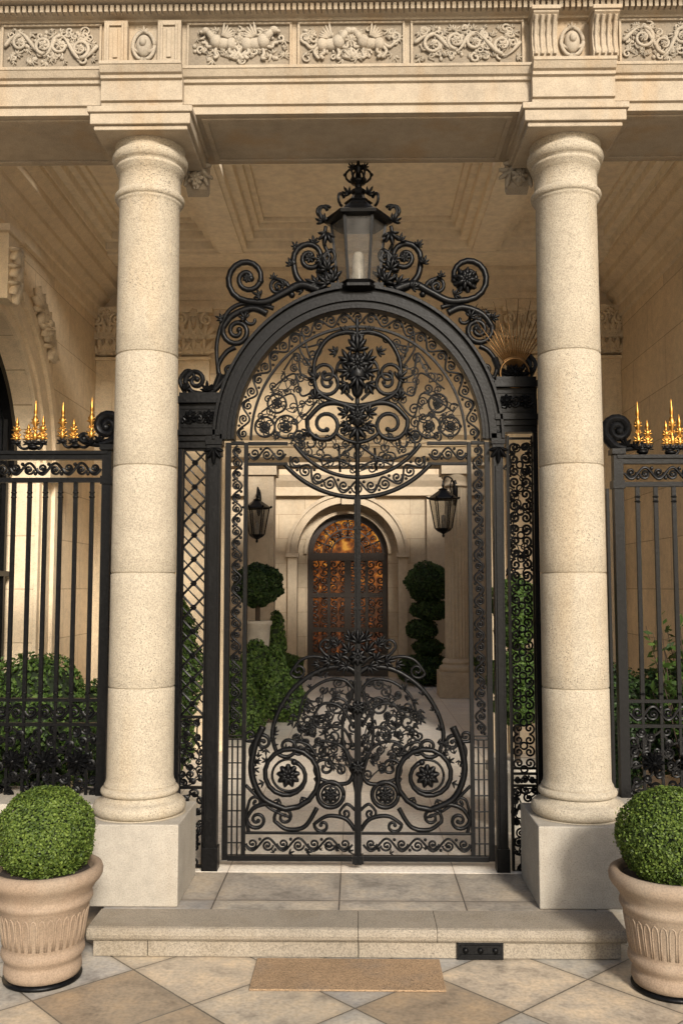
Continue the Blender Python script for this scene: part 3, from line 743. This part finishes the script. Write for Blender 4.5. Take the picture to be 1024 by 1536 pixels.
for sd in (-1,1):
    O.vol([(3,1008),(20,1000),(55,1005),(92,1030),(116,1065),(126,1100),(120,1128)],(104,1120),1.1,3.8,2,.3,sd=sd)
    O.vol([(140,1090),(152,1120),(156,1160),(140,1197),(106,1214)],(102,1163),1.45,4.6,2.6,.42,sd=sd)
    O.vol([(152,1150),(158,1125),(146,1103)],(140,1114),1.2,3,1.8,sd=sd)
    O.ros(sd*102,1163,18,9,-.01,.2); O.circ(sd*102,1163,24,1.6)
    for k in range(7):
        a=k*.9+.3; O.ac(sd*(102+37*math.cos(a)),1163+37*math.sin(a),-a if sd>0 else a+pi,11,1)
    O.circ(sd*40,1192,19,2.8); O.ros(sd*40,1192,12,8,-.01); O.circ(sd*40,1192,13,1.5)
    O.vol([(4,1150),(12,1172),(30,1176),(52,1170)],(48,1152),1.3,2.8,1.6,sd=sd)
    O.vol([(4,1245),(18,1228),(44,1224),(64,1236)],(52,1238),1.0,2.8,1.6,sd=sd)
    O.vol([(60,1212),(78,1240),(104,1244),(122,1232)],(108,1226),1.4,3,1.6,sd=sd)
    O.vol([(104,1215),(130,1206),(152,1212),(163,1228)],(148,1230),1.4,3.2,1.7,sd=sd)
    O.vol([(160,1248),(164,1225),(160,1205)],(150,1204),1.2,2.2,1.5,sd=sd)
    O.vol([(60,1135),(72,1118),(88,1112)],(86,1124),1.2,2.2,1.4,sd=sd)
    O.vol([(4,1215),(16,1206),(26,1216)],(18,1220),1.2,2.0,1.4,sd=sd)
    O.vol([(150,1112),(163,1112)],(158,1104),1.0,2.2,1.4,sd=sd)
    O.curve([(165,1178),(130,1212),(100,1226)],2,1.6,sd=sd)
    O.curve([(2,1190),(10,1150),(22,1110),(20,1070),(8,1040),(0,1010)],2.4,1.8,sd=sd)
    O.vol([(2,1040),(20,1020),(50,1022),(78,1044),(88,1078)],(74,1082),1.3,2.4,1.3,sd=sd)
    O.vol([(6,1090),(26,1060),(52,1056),(66,1076)],(52,1080),1.4,2.2,1.3,sd=sd)
    O.vol([(8,1140),(26,1118),(54,1112),(72,1128)],(60,1120),.9,2.2,1.3,sd=sd)
    O.vol([(4,1075),(18,1052),(32,1046)],(30,1060),1.4,2,1.2,sd=sd)
    O.vol([(6,1120),(20,1094),(38,1090)],(36,1104),1.4,2,1.2,sd=sd)
    for k in range(10):
        O.ac(sd*(84+rn.uniform(-14,12)),1050+k*5+rn.uniform(-8,8),-pi/2+rn.uniform(-1,1),12,1,-.008)
    for k in range(34):
        O.ac(sd*rn.uniform(5,75),rn.uniform(1030,1150),rn.uniform(0,6.28),rn.uniform(7,12),rn.choice((1,2)),rn.uniform(-.015,.01))
    for k in range(12):
        a=rn.uniform(-.1,1.5); O.ac(sd*(126*math.cos(a)),1124-124*math.sin(a),(pi/2 if k%2 else 0)+rn.uniform(-.7,.7),rn.uniform(7,11),1,-.01)
    for k in range(10):
        a=rn.uniform(-1.4,1.2); O.ac(sd*(102+52*math.cos(a)),1163+52*math.sin(a),rn.uniform(0,6.28),rn.uniform(7,11),1,-.01)
    O.vol([(2,1000),(20,985),(44,984),(56,972)],(46,968),1.2,2.6,1.5,sd=sd)
    O.vol([(30,995),(60,985),(84,990),(100,1010)],(88,1006),1.3,2.4,1.4,sd=sd)
    for (u,v,a,z) in ((12,978,.9,20),(24,990,.4,19),(40,992,.1,17),(10,960,1.25,18),(28,968,.8,15),(56,996,-.1,14),(16,998,-.5,18),(34,962,.9,11)):
        O.ac(sd*u,v,a if sd>0 else pi-a,z,2,-.02)
O.ac(0,965,pi/2,22,2,-.03); O.ros(0,985,13,8,-.035); O.ros(0,1060,11,8,-.035); O.ros(0,1150,11,8,-.035)
def intree(u,v):
    return ((u/92)**2+((v-1092)/72)**2)<1 and abs(u)>5
O.fili(intree,(-95,95,1018,1165),14,1.3,rn,.6,tries=1500)
for _ in range(16):
    u=rn.uniform(-160,160); O.ac(u,rn.uniform(1270,1281),rn.uniform(0,3.1),rn.uniform(6,11),1,-.01)
O.obj('lower_door_ornament',M_iron,G)
Q=Iron()
u0,u1=-262,-228
Q.bar(u0-1,672,u0+1,1300,.02); Q.bar(u1-1.5,672,u1+1.5,1300,.02)
for v in (672,1074,1180,1298): Q.bar(u0,v,u1,v+4,.022)
n=11; hgt=(1074-676)/n
for i in range(n):
    a,b=676+i*hgt,676+(i+1)*hgt
    Q.ln([(u0,a),(u1,b)],1.5,.004,5); Q.ln([(u1,a),(u0,b)],1.5,-.004,5); Q.ln([(u0,a+hgt/2),((u0+u1)/2,b)],.9,0,5); Q.ln([(u1,a+hgt/2),((u0+u1)/2,a)],.9,0,5)
    Q.ros((u0+u1)/2,(a+b)/2,5,6,-.01); Q.ell(P(u0+1,a),.008,6,4); Q.ell(P(u1-1,a),.008,6,4)
Q.fili(lambda u,v:True,(-259,-231,1080,1176),11,1.3,rn,.6,tries=700)
Q.fili(lambda u,v:True,(-256,-231,1188,1294),12,1.4,rn,.5,tries=500)
u0,u1=226,262
Q.bar(u0-2,655,u0+2,1306,.025); Q.bar(u1-1,655,u1+1,1306,.02)
for v in (657,1150,1158,1176,1304): Q.bar(u0,v,u1,v+3,.024)
for i in range(14):
    vc=672+i*35; d=1 if i%2 else -1
    th=1.5 if vc<860 else 1.2
    for sd in (-1,1):
        Q.sp(244+sd*8,vc,8.5,-d*pi/2,1.3,sd*d,th); Q.sp(244+sd*8,vc+17,8.5,d*pi/2,1.3,-sd*d,th)
        if vc<860: Q.ac(244+sd*13,vc+9,pi/2-sd,8,1,-.008)
    Q.circ(244,vc+26,5,1.2)
Q.fili(lambda u,v:True,(228,260,662,870),16,1.0,rn,.4,tries=300)
Q.fili(lambda u,v:True,(229,260,1182,1300),12,1.4,rn,.5,tries=600)
Q.band(lambda s_,t:(229+s_,1168+t),32,14,12,1.2)
for sd in (-1,1):
    d=0 if sd<0 else -22
    a,b=(sd*206,sd*272)
    Q.bar(a,646+d,b,654+d,.12); Q.bar(a+sd*2,654.5+d,b-sd*2,662+d,.09); Q.bar(a+sd*3,606+d,b-sd*2,645.5+d,.05)
    Q.bar(a,596+d,b,605.5+d,.11); Q.bar(a+sd*3,590+d,b-sd*3,595.5+d,.085)
    Q.bar(a+sd*2,662.2+d,b-sd*2,672+d,.06)
    for uu in (224,252): Q.ros(sd*uu,626+d,11,8,-.035); 
    Q.bar(sd*211,612+d,sd*266,614+d,.06); Q.bar(sd*211,640+d,sd*266,642+d,.06)
    Q.band(lambda s_,t:(sd*(212+s_),627+d+t),52,22,17,1.4,-.03)
    Q.vol([(208,560+d),(222,588+d),(250,588+d),(262,572+d)],(246,570+d),1.4,4.4,2.4,sd=sd)
    Q.vol([(262,588+d),(270,570+d),(262,556+d)],(256,564+d),1.1,3,1.8,sd=sd)
    Q.ac(sd*228,588+d,pi/2,18,2,-.02); Q.ac(sd*262,586+d,pi/2+sd*.3,15,2,-.02)
Q.ros(238,562,14,9,-.03); Q.circ(238,558,20,1.8,-.01)
Q.obj('side_panels',M_iron,G,.0012)
Q=Iron()
for i in range(17):
    a=math.radians(52+i*4.9); L=112 if i%2 else 88
    Q.ln([(238+12*math.cos(a),562-12*math.sin(a)),(238+L*math.cos(a),562-L*math.sin(a))],[1.4,.35],-.012,6)
    Q.ell(P(238+24*math.cos(a),562-24*math.sin(a),-.012),.009,6,5)
Q.circ(238,562,22,1.2,-.02)
Q.obj('sunburst_fan',M_bronze,G)
K=Iron()
for sd in (-1,1):
    K.vol([(58,436),(86,428),(112,440),(140,453),(168,452)],(168,418),1.75,5.6,2.8,.16,sd=sd,dy=-.01)
    K.vol([(36,436),(70,434),(92,416),(98,390)],(73,387),1.6,5.0,2.6,.16,sd=sd)
    K.vol([(100,445),(108,425),(124,418)],(122,430),1.4,3,2,sd=sd)
    K.vol([(60,410),(52,385),(40,375)],(44,386),1.2,3.2,2,sd=sd)
    K.vol([(128,462),(150,458),(172,470)],(160,478),.6,3,2,sd=sd,blob=False)
    K.vol([(138,470),(160,462),(190,472),(206,492)],(184,496),1.6,4.8,2.6,.18,sd=sd)
    K.vol([(186,520),(200,528),(212,548),(208,566)],(196,556),1.0,3.4,2.2,sd=sd)
    if sd<0: K.curve([(150,462),(176,455),(200,470),(214,512),(212,560)],3.0,2.4,sd=sd)
    K.curve([(196,560),(218,585),(236,590)],4,3,sd=sd)
    K.ell(P(sd*100,442),.02,10,8); K.ell(P(sd*136,455),.022,10,8); K.ell(P(sd*148,422,-.01),.02,10,8)
    for (u,v,a,z) in ((44,430,.8,26),(60,428,.4,22),(34,420,1.1,26),(82,436,.5,16),(110,430,.9,14),(146,446,.4,16),(100,400,1.2,15),(66,366,1.4,15),(92,372,.9,13),
                      (170,480,1.0,16),(204,480,.4,14),(48,404,.5,18),(54,392,.2,15),(128,420,1.6,12)):
        K.ac(sd*u,v,a if sd>0 else pi-a,z,2,rn.uniform(-.04,0))
    K.ros(sd*73,388,9,7,-.02)
K.ros(165,424,21,9,-.03); K.ros(165,424,15,7,-.05); K.ros(-168,418,8,7,-.02)
for k in range(9):
    a=rn.uniform(.0,1.3); K.ln([(175,470),(175+rn.uniform(22,42)*math.cos(a),470-rn.uniform(-20,22)*math.sin(a))],[1.2,.3],-.01,5)
K.fili(lambda u,v:True,(168,205,470,500),9,1.1,rn,.4)
K.ell(P(0,436),(.17,.05,.03),16,6)
K.bar(-40,428,40,438,.10)
K.obj('overthrow_scrolls',M_iron,G)

LN=empty('lantern')
cx=2*S; cy=GY
z0=GZ(427); z1=GZ(337)
m=MB()
m.lathe([(.07,GZ(440)),(.13,GZ(437)),(.13,GZ(433)),(.115,GZ(430)),(.125,z0)],cx,cy,6,smooth=False)
m.lathe([(.155,z1),(.20,z1+.01),(.205,z1+.028),(.17,z1+.045),(.15,z1+.06),(.10,z1+.09),(.075,z1+.12),(.085,z1+.13),(.05,z1+.145),(.035,z1+.18),(.05,z1+.20),(.025,z1+.215)],cx,cy,6,smooth=False)
m.lathe([(.02,z1+.2),(.02,z1+.24),(.045,z1+.25),(.05,z1+.265),(.02,z1+.28),(.015,z1+.32),(.03,z1+.335),(.03,z1+.35),(.012,z1+.36),(.004,z1+.40)],cx,cy,12)
for i in range(6):
    a=2*pi*i/6; m.tube([(cx+.118*math.cos(a),cy+.118*math.sin(a),z0),(cx+.158*math.cos(a),cy+.158*math.sin(a),z1+.005)],.011,4)
    c_,s_=math.cos(a),math.sin(a)
    pts=[(cx+(.19+.035*math.sin(t))*c_,cy+(.19+.035*math.sin(t))*s_,z1+.045+.035*(1-math.cos(t))) for t in [k*.45 for k in range(10)]]
    m.tube(pts,.009,6,ref=(-s_,c_,0))
    pts=[(cx+.075*math.sin(t)*c_,cy+.075*math.sin(t)*s_,z1+.245+.05*(1-math.cos(t))) for t in [k*pi/8 for k in range(9)]]
    m.tube(pts,.007,6,ref=(-s_,c_,0))
    m.ell((cx+.078*c_,cy+.078*s_,z1+.30),.011,6,5)
for s in (-1,1):
    m.tube([(cx+s*(.21+.03*math.sin(t)),cy,z1+.05+.03*(1-math.cos(t))) for t in [k*.5 for k in range(10)]],.011,6)
    m.acan((cx+s*.18,cy-.05,z1-.06),-pi/2+s*.25,.09,.02); m.acan((cx+s*.2,cy-.03,z1+.0),pi/2-s*.5,.07,.02)
    m.acan((cx+s*.05,cy-.07,z1+.15),pi/2-s*.6,.06,.02); m.acan((cx+s*.03,cy-.03,z1+.33),pi/2-s*.8,.04,.012)
    m.acan((cx+s*.15,cy-.03,z0+.0),pi/2-s*.5,.09,.02); m.acan((cx+s*.18,cy-.03,z0+.07),pi/2-s*.3,.09,.02)
    m.tube([(cx+s*x,cy,z) for x,z in catmull([(.12,z0-.01),(.21,z0+.06),(.17,z0+.16),(.20,z0+.25),(.19,z1-.01)])],.012,6)
m.tube([(cx,cy,z1+.40),(cx,cy,z1+.46)],.007,6); m.tube([(cx-.035,cy,z1+.435),(cx+.035,cy,z1+.435)],.007,6)
m.obj('frame',M_iron,LN)
m=MB(); m.lathe([(.115,z0+.002),(.152,z1-.002)],cx,cy,6,smooth=False); m.obj('glass',M_glass,LN)
m=MB(); m.lathe([(.04,z0+.005),(.042,z0+.05),(.038,z0+.06),(.034,z0+.17),(.02,z0+.19)],cx,cy,16); m.obj('lamp_tube',M_frost,LN)

def wlant(x,y,zt,zb,wx,wy):
    E=empty('wall_lantern'); m=MB(); H=zt-zb; w=H*.24
    a=zb+H*.16; b=zb+H*.66
    m.lathe([(.01,zb),(.02,zb+H*.03),(.012,zb+H*.06),(w*.45,zb+H*.11),(w*.62,a-.01),(w*.62,a)],x,y,6,smooth=False)
    m.lathe([(w*.98,b),(w*1.15,b+.01),(w*1.12,b+.025),(w*.6,b+H*.12),(w*.3,b+H*.17),(w*.34,b+H*.19),(.012,b+H*.22),(.02,b+H*.26),(.006,zt)],x,y,6,smooth=False)
    for i in range(6):
        t=2*pi*i/6; m.tube([(x+w*.62*math.cos(t),y+w*.62*math.sin(t),a),(x+w*math.cos(t),y+w*math.sin(t),b)],.011,4)
        m.ell((x+w*1.15*math.cos(t),y+w*1.15*math.sin(t),b+.03),.018,6,5)
    pth=catmull([(0,zt-.02),(.25,zt+.07),(.7,zt+.06),(1,zt-.05)])
    m.tube([(x+(wx-x)*t,y+(wy-y)*t,q) for t,q in pth],.013,6,ref=(0,0,1))
    m.tube([(x+(wx-x)*t,y+(wy-y)*t,q) for t,q in catmull([(1,zt-.3),(.75,zt-.2),(.6,zt-.05),(.7,zt+.04)])],.009,6,ref=(0,0,1))
    m.ell((wx,wy,zt-.12),(.04,.04,.2),8,8)
    m.obj('frame',M_iron,E)
    g=MB(); g.lathe([(w*.6,a),(w*.96,b)],x,y,6,smooth=False); g.obj('glass',M_glass,E)
    c=MB(); c.lathe([(.03,a),(.03,a+H*.2),(.01,a+H*.24)],x,y,10); c.obj('candle',M_frost,E)
wlant(1.19,12.95,3.17,2.38,1.40,13.35); wlant(-1.40,12.98,3.02,2.31,-1.41,13.31)

def fence(sd,post,bars,vt,end):
    E=empty('wrought_iron_fence'); m=Iron(); a,b=post,end
    m.bar(sd*a,vt,sd*b,vt+5,.07); m.bar(sd*a,vt+5.3,sd*b,vt+13,.045); m.bar(sd*a,vt+40,sd*b,vt+47,.035)
    m.band(lambda s_,t:(sd*(a+12+s_),vt+26.5+t),b-a-12,24,20,1.7)
    for v in (1048,1085,1196): m.bar(sd*a,v,sd*b,v+5,.03)
    m.band(lambda s_,t:(sd*(a+12+s_),1069+t),b-a-12,28,22,1.7)
    m.bar(sd*(a-5),vt-4,sd*(a+9),1205,.055); m.bar(sd*(a-8),vt-9,sd*(a+12),vt-1,.09); m.bar(sd*(a-7),vt+38,sd*(a+11),vt+50,.07)
    m.bar(sd*(a-16),vt+50,sd*(a-12),1205,.03)
    for u in bars:
        m.bar(sd*(u-2.9),vt+47,sd*(u+2.9),1048,.020)
        for v in (vt+62,vt+69): m.ell(P(sd*u,v),(.018,.018,.009),8,5)
        m.ell(P(sd*u,1040),(.017,.017,.01),8,5)
        m.bar(sd*(u-2),1053,sd*(u+2),1196,.014)
    m.fili(lambda u,v:True,(min(sd*(a+12),sd*b),max(sd*(a+12),sd*b),1094,1193),14,1.8,rn,.8,tries=2200)
    for u in bars[::2]: m.ros(sd*(u+12),1142,17,10,-.02)
    m.vol([(a+14,vt-10),(a-2,vt-14),(a-16,vt-30)],(a+4,vt-38),1.7,6.5,3.6,.15,sd=sd)
    m.vol([(a+10,vt-9),(a+34,vt-12),(a+46,vt-18)],(a+38,vt-20),.9,3.5,2.2,sd=sd)
    m.ac(sd*(a+14),vt-12,pi/2,17,2,-.02); m.ac(sd*(a+26),vt-9,pi/2-sd*.6,15,2,-.02)
    m.obj('ironwork',M_iron,E,.0012)
fence(-1,376,[401,426,449,472,496,520,545,570,595,620,645],676,668)
fence(1,388,[419,446,473,500,527,554,581,608,635,660],684,668)
def finial(u,vt,cs):
    E=empty('gilded_finial_cluster'); ir=Iron(); g=Iron()
    ir.ln([(u,vt),(u,vt-14)],2.5); ir.ell(P(u,vt-4),(.035,.03,.014),10,6)
    for du,h in cs:
        if abs(du)>1: ir.ln(catmull([(u,vt-6),(u+du*.6,vt-2),(u+du,vt-10)]),1.8)
        ir.ell(P(u+du,vt-11),(.026,.022,.012),10,6)
        for q in (-.9,-.3,.3,.9): ir.ac(u+du,vt-8,pi/2+q,10,1,-.01)
        x,y,z=P(u+du,vt-13); H=GZ(vt-13-h*1.15)-z
        g.lathe([(.006,z),(.018,z+H*.08),(.019,z+H*.16),(.008,z+H*.22),(.007,z+H*.34),(.017,z+H*.42),(.020,z+H*.5),(.012,z+H*.6),(.006,z+H*.64),(.011,z+H*.70),(.010,z+H*.78),(.004,z+H*.92),(.001,z+H)],x,y,10)
        for q in (-1,1):
            g.acan((x,y-.008,z+H*.1),pi/2+q*.8,.04,.008,1); g.acan((x,y-.008,z+H*.42),pi/2+q*.6,.035,.008,1)
            g.acan((x,y-.008,z+H*.3),pi/2+q*1.6,.025,.006,1)
    ir.obj('iron_cups',M_iron,E); g.obj('gilt_spikes',M_gold,E)
finial(-492,674,[(-26,32),(-8,24),(2,54),(14,34)])
finial(-428,672,[(-20,50),(-3,28),(24,56)])
finial(428,683,[(-6,58),(8,34)]); finial(470,684,[(-6,34),(3,62),(14,42)])

# ------------------------------------------------------------------ planting
def leaves(mb,c,r,n,size,rnd,jit=.25,lump=.06,zmin=None):
    ph=[rnd.uniform(0,6.28) for _ in range(6)]
    for _ in range(n):
        d=Vector((rnd.gauss(0,1),rnd.gauss(0,1),rnd.gauss(0,1))).normalized()
        q=1+lump*(math.sin(5*d.x+ph[0])*math.sin(5*d.y+ph[1])+math.sin(7*d.z+ph[2])*.6+.5*math.sin(11*d.x+9*d.z+ph[3]))
        q*=1-abs(rnd.gauss(0,.06))+ (rnd.random()<.04)*rnd.uniform(0,.07)
        p=Vector((c[0]+d.x*r[0]*q,c[1]+d.y*r[1]*q,c[2]+d.z*r[2]*q))
        if zmin is not None and p.z<zmin: continue
        nrm=(d+Vector((rnd.gauss(0,.6),rnd.gauss(0,.6),rnd.gauss(.15,.6)))).normalized()
        t=nrm.cross(Vector((rnd.gauss(0,1),rnd.gauss(0,1),rnd.gauss(0,1)))).normalized(); b=nrm.cross(t)
        L=size*rnd.uniform(.7,1.3); w=L*.33
        mb.add([p-t*L*.5,p+b*w+nrm*w*.3,p+t*L*.5,p-b*w+nrm*w*.3],[(0,1,2,3)])
class LMB(MB):
    def obj(s,name,mat,parent=None):
        me=bpy.data.meshes.new(name); me.from_pydata(s.v,[],s.f); me.update(); me.materials.append(mat)
        o=bpy.data.objects.new(name,me); scene.collection.objects.link(o)
        if parent: o.parent=parent
        return o
def topiary(name,blobs,n,size,mat,seed,extra=None,pot=None):
    E=empty(name); l=LMB(); c=MB(); rd=random.Random(seed)
    tot=sum(r[0]*r[2] for _,r in blobs)
    for cc,r in blobs:
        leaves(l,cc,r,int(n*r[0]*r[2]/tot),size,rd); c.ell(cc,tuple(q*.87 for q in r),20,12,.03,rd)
    l.obj('foliage',mat,E); c.obj('inner_shade_core',M_core,E)  # solid core coloured dark to stand for shade inside the foliage
    if extra: 
        b=MB(); extra(b); b.obj('stem',M_bark,E)
    if pot: 
        b=MB(); pot(b); b.obj('pot',M_white,E)
    return E
def potted(cx,cy,sc,seed):
    E=empty('potted_boxwood'); m=MB()
    pr=[(r*sc,z*sc) for r,z in [(.150,.022),(.158,.026),(.165,.045),(.163,.07),(.155,.078),(.157,.09),(.170,.105),(.178,.12),(.176,.138),(.167,.147),(.169,.155),(.193,.318),(.200,.325),(.207,.338),(.207,.35),(.200,.356),(.204,.375),(.224,.405),(.238,.42),(.247,.436),(.249,.455),(.243,.472),(.228,.48),(.212,.478),(.205,.465),(.200,.44)]]
    m.lathe(pr,cx,cy,72)
    nr=34
    for i in range(nr):
        a=2*pi*i/nr; w=pi/nr*.72
        pts=[]
        for t,zz in ((-1,.165),(-1,.22),(-1,.27),(-.7,.290),(0,.300),(.7,.290),(1,.27),(1,.22),(1,.165)):
            rr_=(.1695+.147*(zz-.155))*sc-.001; aa=a+t*w; pts.append((cx+rr_*math.cos(aa),cy+rr_*math.sin(aa),zz*sc))
        m.tube(pts,.0038*sc,6,ref=(math.cos(a),math.sin(a),0))
    m.obj('pot',M_terra,E)
    m=MB(); m.lathe([(.15*sc,.001),(.165*sc,.004),(.168*sc,.016),(.15*sc,.0215)],cx,cy,48)
    m.obj('saucer',M_iron,E)
    m=MB(); m.lathe([(.198*sc,.44*sc),(.19*sc,.452*sc),(.01,.456*sc)],cx,cy,32); m.obj('soil',M_soil,E)
    l=LMB(); rd=random.Random(seed); c=(cx,cy,.615*sc)
    leaves(l,c,(.212*sc,.212*sc,.204*sc),18000,.0135,rd,lump=.03,zmin=.455*sc)
    l.obj('foliage',M_box,E)
    q=MB(); q.ell(c,(.178*sc,.178*sc,.165*sc),24,16); q.obj('inner_shade_core',M_core,E)  # same dark core, shade put into its colour
potted(-1.375,4.2,1.0,1); potted(1.335,4.14,1.02,2)

topiary('topiary_tree',[((1.03,6.2,1.60),(.15,.15,.17)),((1.03,6.2,1.42),(.13,.13,.12)),((1.05,6.2,1.1),(.19,.19,.20)),((1.04,6.2,.93),(.16,.16,.13))],9000,.028,M_mid,5,
   lambda b:b.tube([(1.04,6.2,.3),(1.03,6.2,1.6)],.02,8), lambda b:b.lathe([(.12,.14),(.15,.3),(.19,.5),(.21,.52),(.21,.56),(.17,.56)],1.04,6.2,24))
topiary('clipped_hedge',[((-1.62,7.4,.55),(.34,.4,.45)),((-1.5,7.4,1.0),(.27,.32,.42)),((-1.5,7.4,1.35),(.22,.25,.30))],12000,.035,M_mid,6)
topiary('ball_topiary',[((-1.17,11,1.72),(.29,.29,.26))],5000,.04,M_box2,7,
   lambda b:b.tube([(-1.17,11,.9),(-1.17,11,1.6)],.03,8), lambda b:b.lathe([(.14,.14),(.12,.3),(.09,.5),(.10,.8),(.14,1.05),(.15,1.24),(.17,1.26),(.17,1.30),(.12,1.30)],-1.17,11,24))
topiary('shrub_cluster',[((-1.40,10.2,.55),(.30,.35,.38)),((-1.0,10.8,.60),(.24,.24,.40)),((-1.0,11.6,.95),(.12,.12,.45)),((-.82,11.0,.38),(.22,.25,.26)),((-1.2,9.9,.36),(.24,.3,.26)),((-1.15,10.6,.85),(.16,.18,.25))],12000,.045,M_mid,8)
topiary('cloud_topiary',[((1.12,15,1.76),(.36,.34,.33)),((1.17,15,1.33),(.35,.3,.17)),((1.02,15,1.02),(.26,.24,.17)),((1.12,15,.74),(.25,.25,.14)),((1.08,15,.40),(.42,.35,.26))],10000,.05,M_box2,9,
   lambda b:b.tube([(1.1,15,.2),(1.13,15,1.7)],.035,8))
topiary('low_hedge',[((-1.15,15.2,.38),(.28,.25,.26)),((.82,15.5,.34),(.16,.2,.22)),((1.6,14.6,.4),(.3,.3,.28))],5000,.05,M_mid,14)
topiary('clipped_hedge',[((-2.15,6.3,.85),(.34,.34,.42)),((-1.75,6.4,.7),(.30,.3,.36)),((-2.3,6.6,.5),(.3,.3,.4)),((-1.5,6.5,.5),(.3,.3,.3))],15000,.03,M_mid,10)
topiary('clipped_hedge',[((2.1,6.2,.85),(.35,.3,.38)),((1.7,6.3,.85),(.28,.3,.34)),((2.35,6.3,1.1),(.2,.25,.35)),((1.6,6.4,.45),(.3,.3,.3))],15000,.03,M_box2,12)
E=empty('leafy_shrub'); l=LMB(); b=MB(); rd=random.Random(20)
for k in range(60):
    h=rd.uniform(.9,1.66); x0,y0=2.12,5.95
    tip=(x0+rd.uniform(-.30,.30),y0+rd.uniform(-.2,.2),h)
    b.tube([(x0,y0,.4),((x0+tip[0])/2+rd.uniform(-.05,.05),(y0+tip[1])/2,h*.6),tip],[.006,.005,.002],5)
    for q in range(24):
        t=rd.uniform(.4,1); p=Vector((x0+(tip[0]-x0)*t,y0+(tip[1]-y0)*t,.4+(tip[2]-.4)*t))
        d=Vector((rd.gauss(0,1),rd.gauss(0,1),rd.gauss(.4,.6))).normalized(); s2=d.cross(Vector((rd.gauss(0,1),rd.gauss(0,1),rd.gauss(0,1)))).normalized()
        L=rd.uniform(.05,.09); l.add([p,p+d*L*.5+s2*L*.22,p+d*L,p+d*L*.5-s2*L*.22],[(0,1,2,3)])
l.obj('foliage',M_mid,E); b.obj('stems',M_bark,E)

# ------------------------------------------------------------------ light, world, camera
el=math.radians(27); az=math.radians(180-17)   # sun behind the viewer, slightly right
sp=Vector((math.sin(az)*math.cos(el),math.cos(az)*math.cos(el),math.sin(el)))
sd=bpy.data.lights.new('sun','SUN'); sd.energy=5.0; sd.angle=math.radians(11); sd.color=(1,.94,.85)
so=bpy.data.objects.new('sun',sd); scene.collection.objects.link(so); so.rotation_euler=(-sp).to_track_quat('-Z','Y').to_euler(); so.location=(0,-5,10)
W=bpy.data.worlds.new('World'); scene.world=W; W.use_nodes=True
nt=W.node_tree; bgn=nt.nodes['Background']; sk=nt.nodes.new('ShaderNodeTexSky'); sk.sky_type='NISHITA'; sk.sun_disc=False
sk.sun_elevation=el; sk.sun_rotation=az; sk.dust_density=3.0; sk.air_density=1.0
nt.links.new(sk.outputs[0],bgn.inputs[0]); bgn.inputs[1].default_value=.15
cd=bpy.data.cameras.new('camera'); co=bpy.data.objects.new('camera',cd); scene.collection.objects.link(co)
cd.sensor_fit='VERTICAL'; cd.sensor_height=36; cd.lens=1400/1536*36; cd.clip_end=300
co.location=(0,0,1.7); co.rotation_euler=(math.radians(90+4.57),0,math.radians(.98))
scene.camera=co
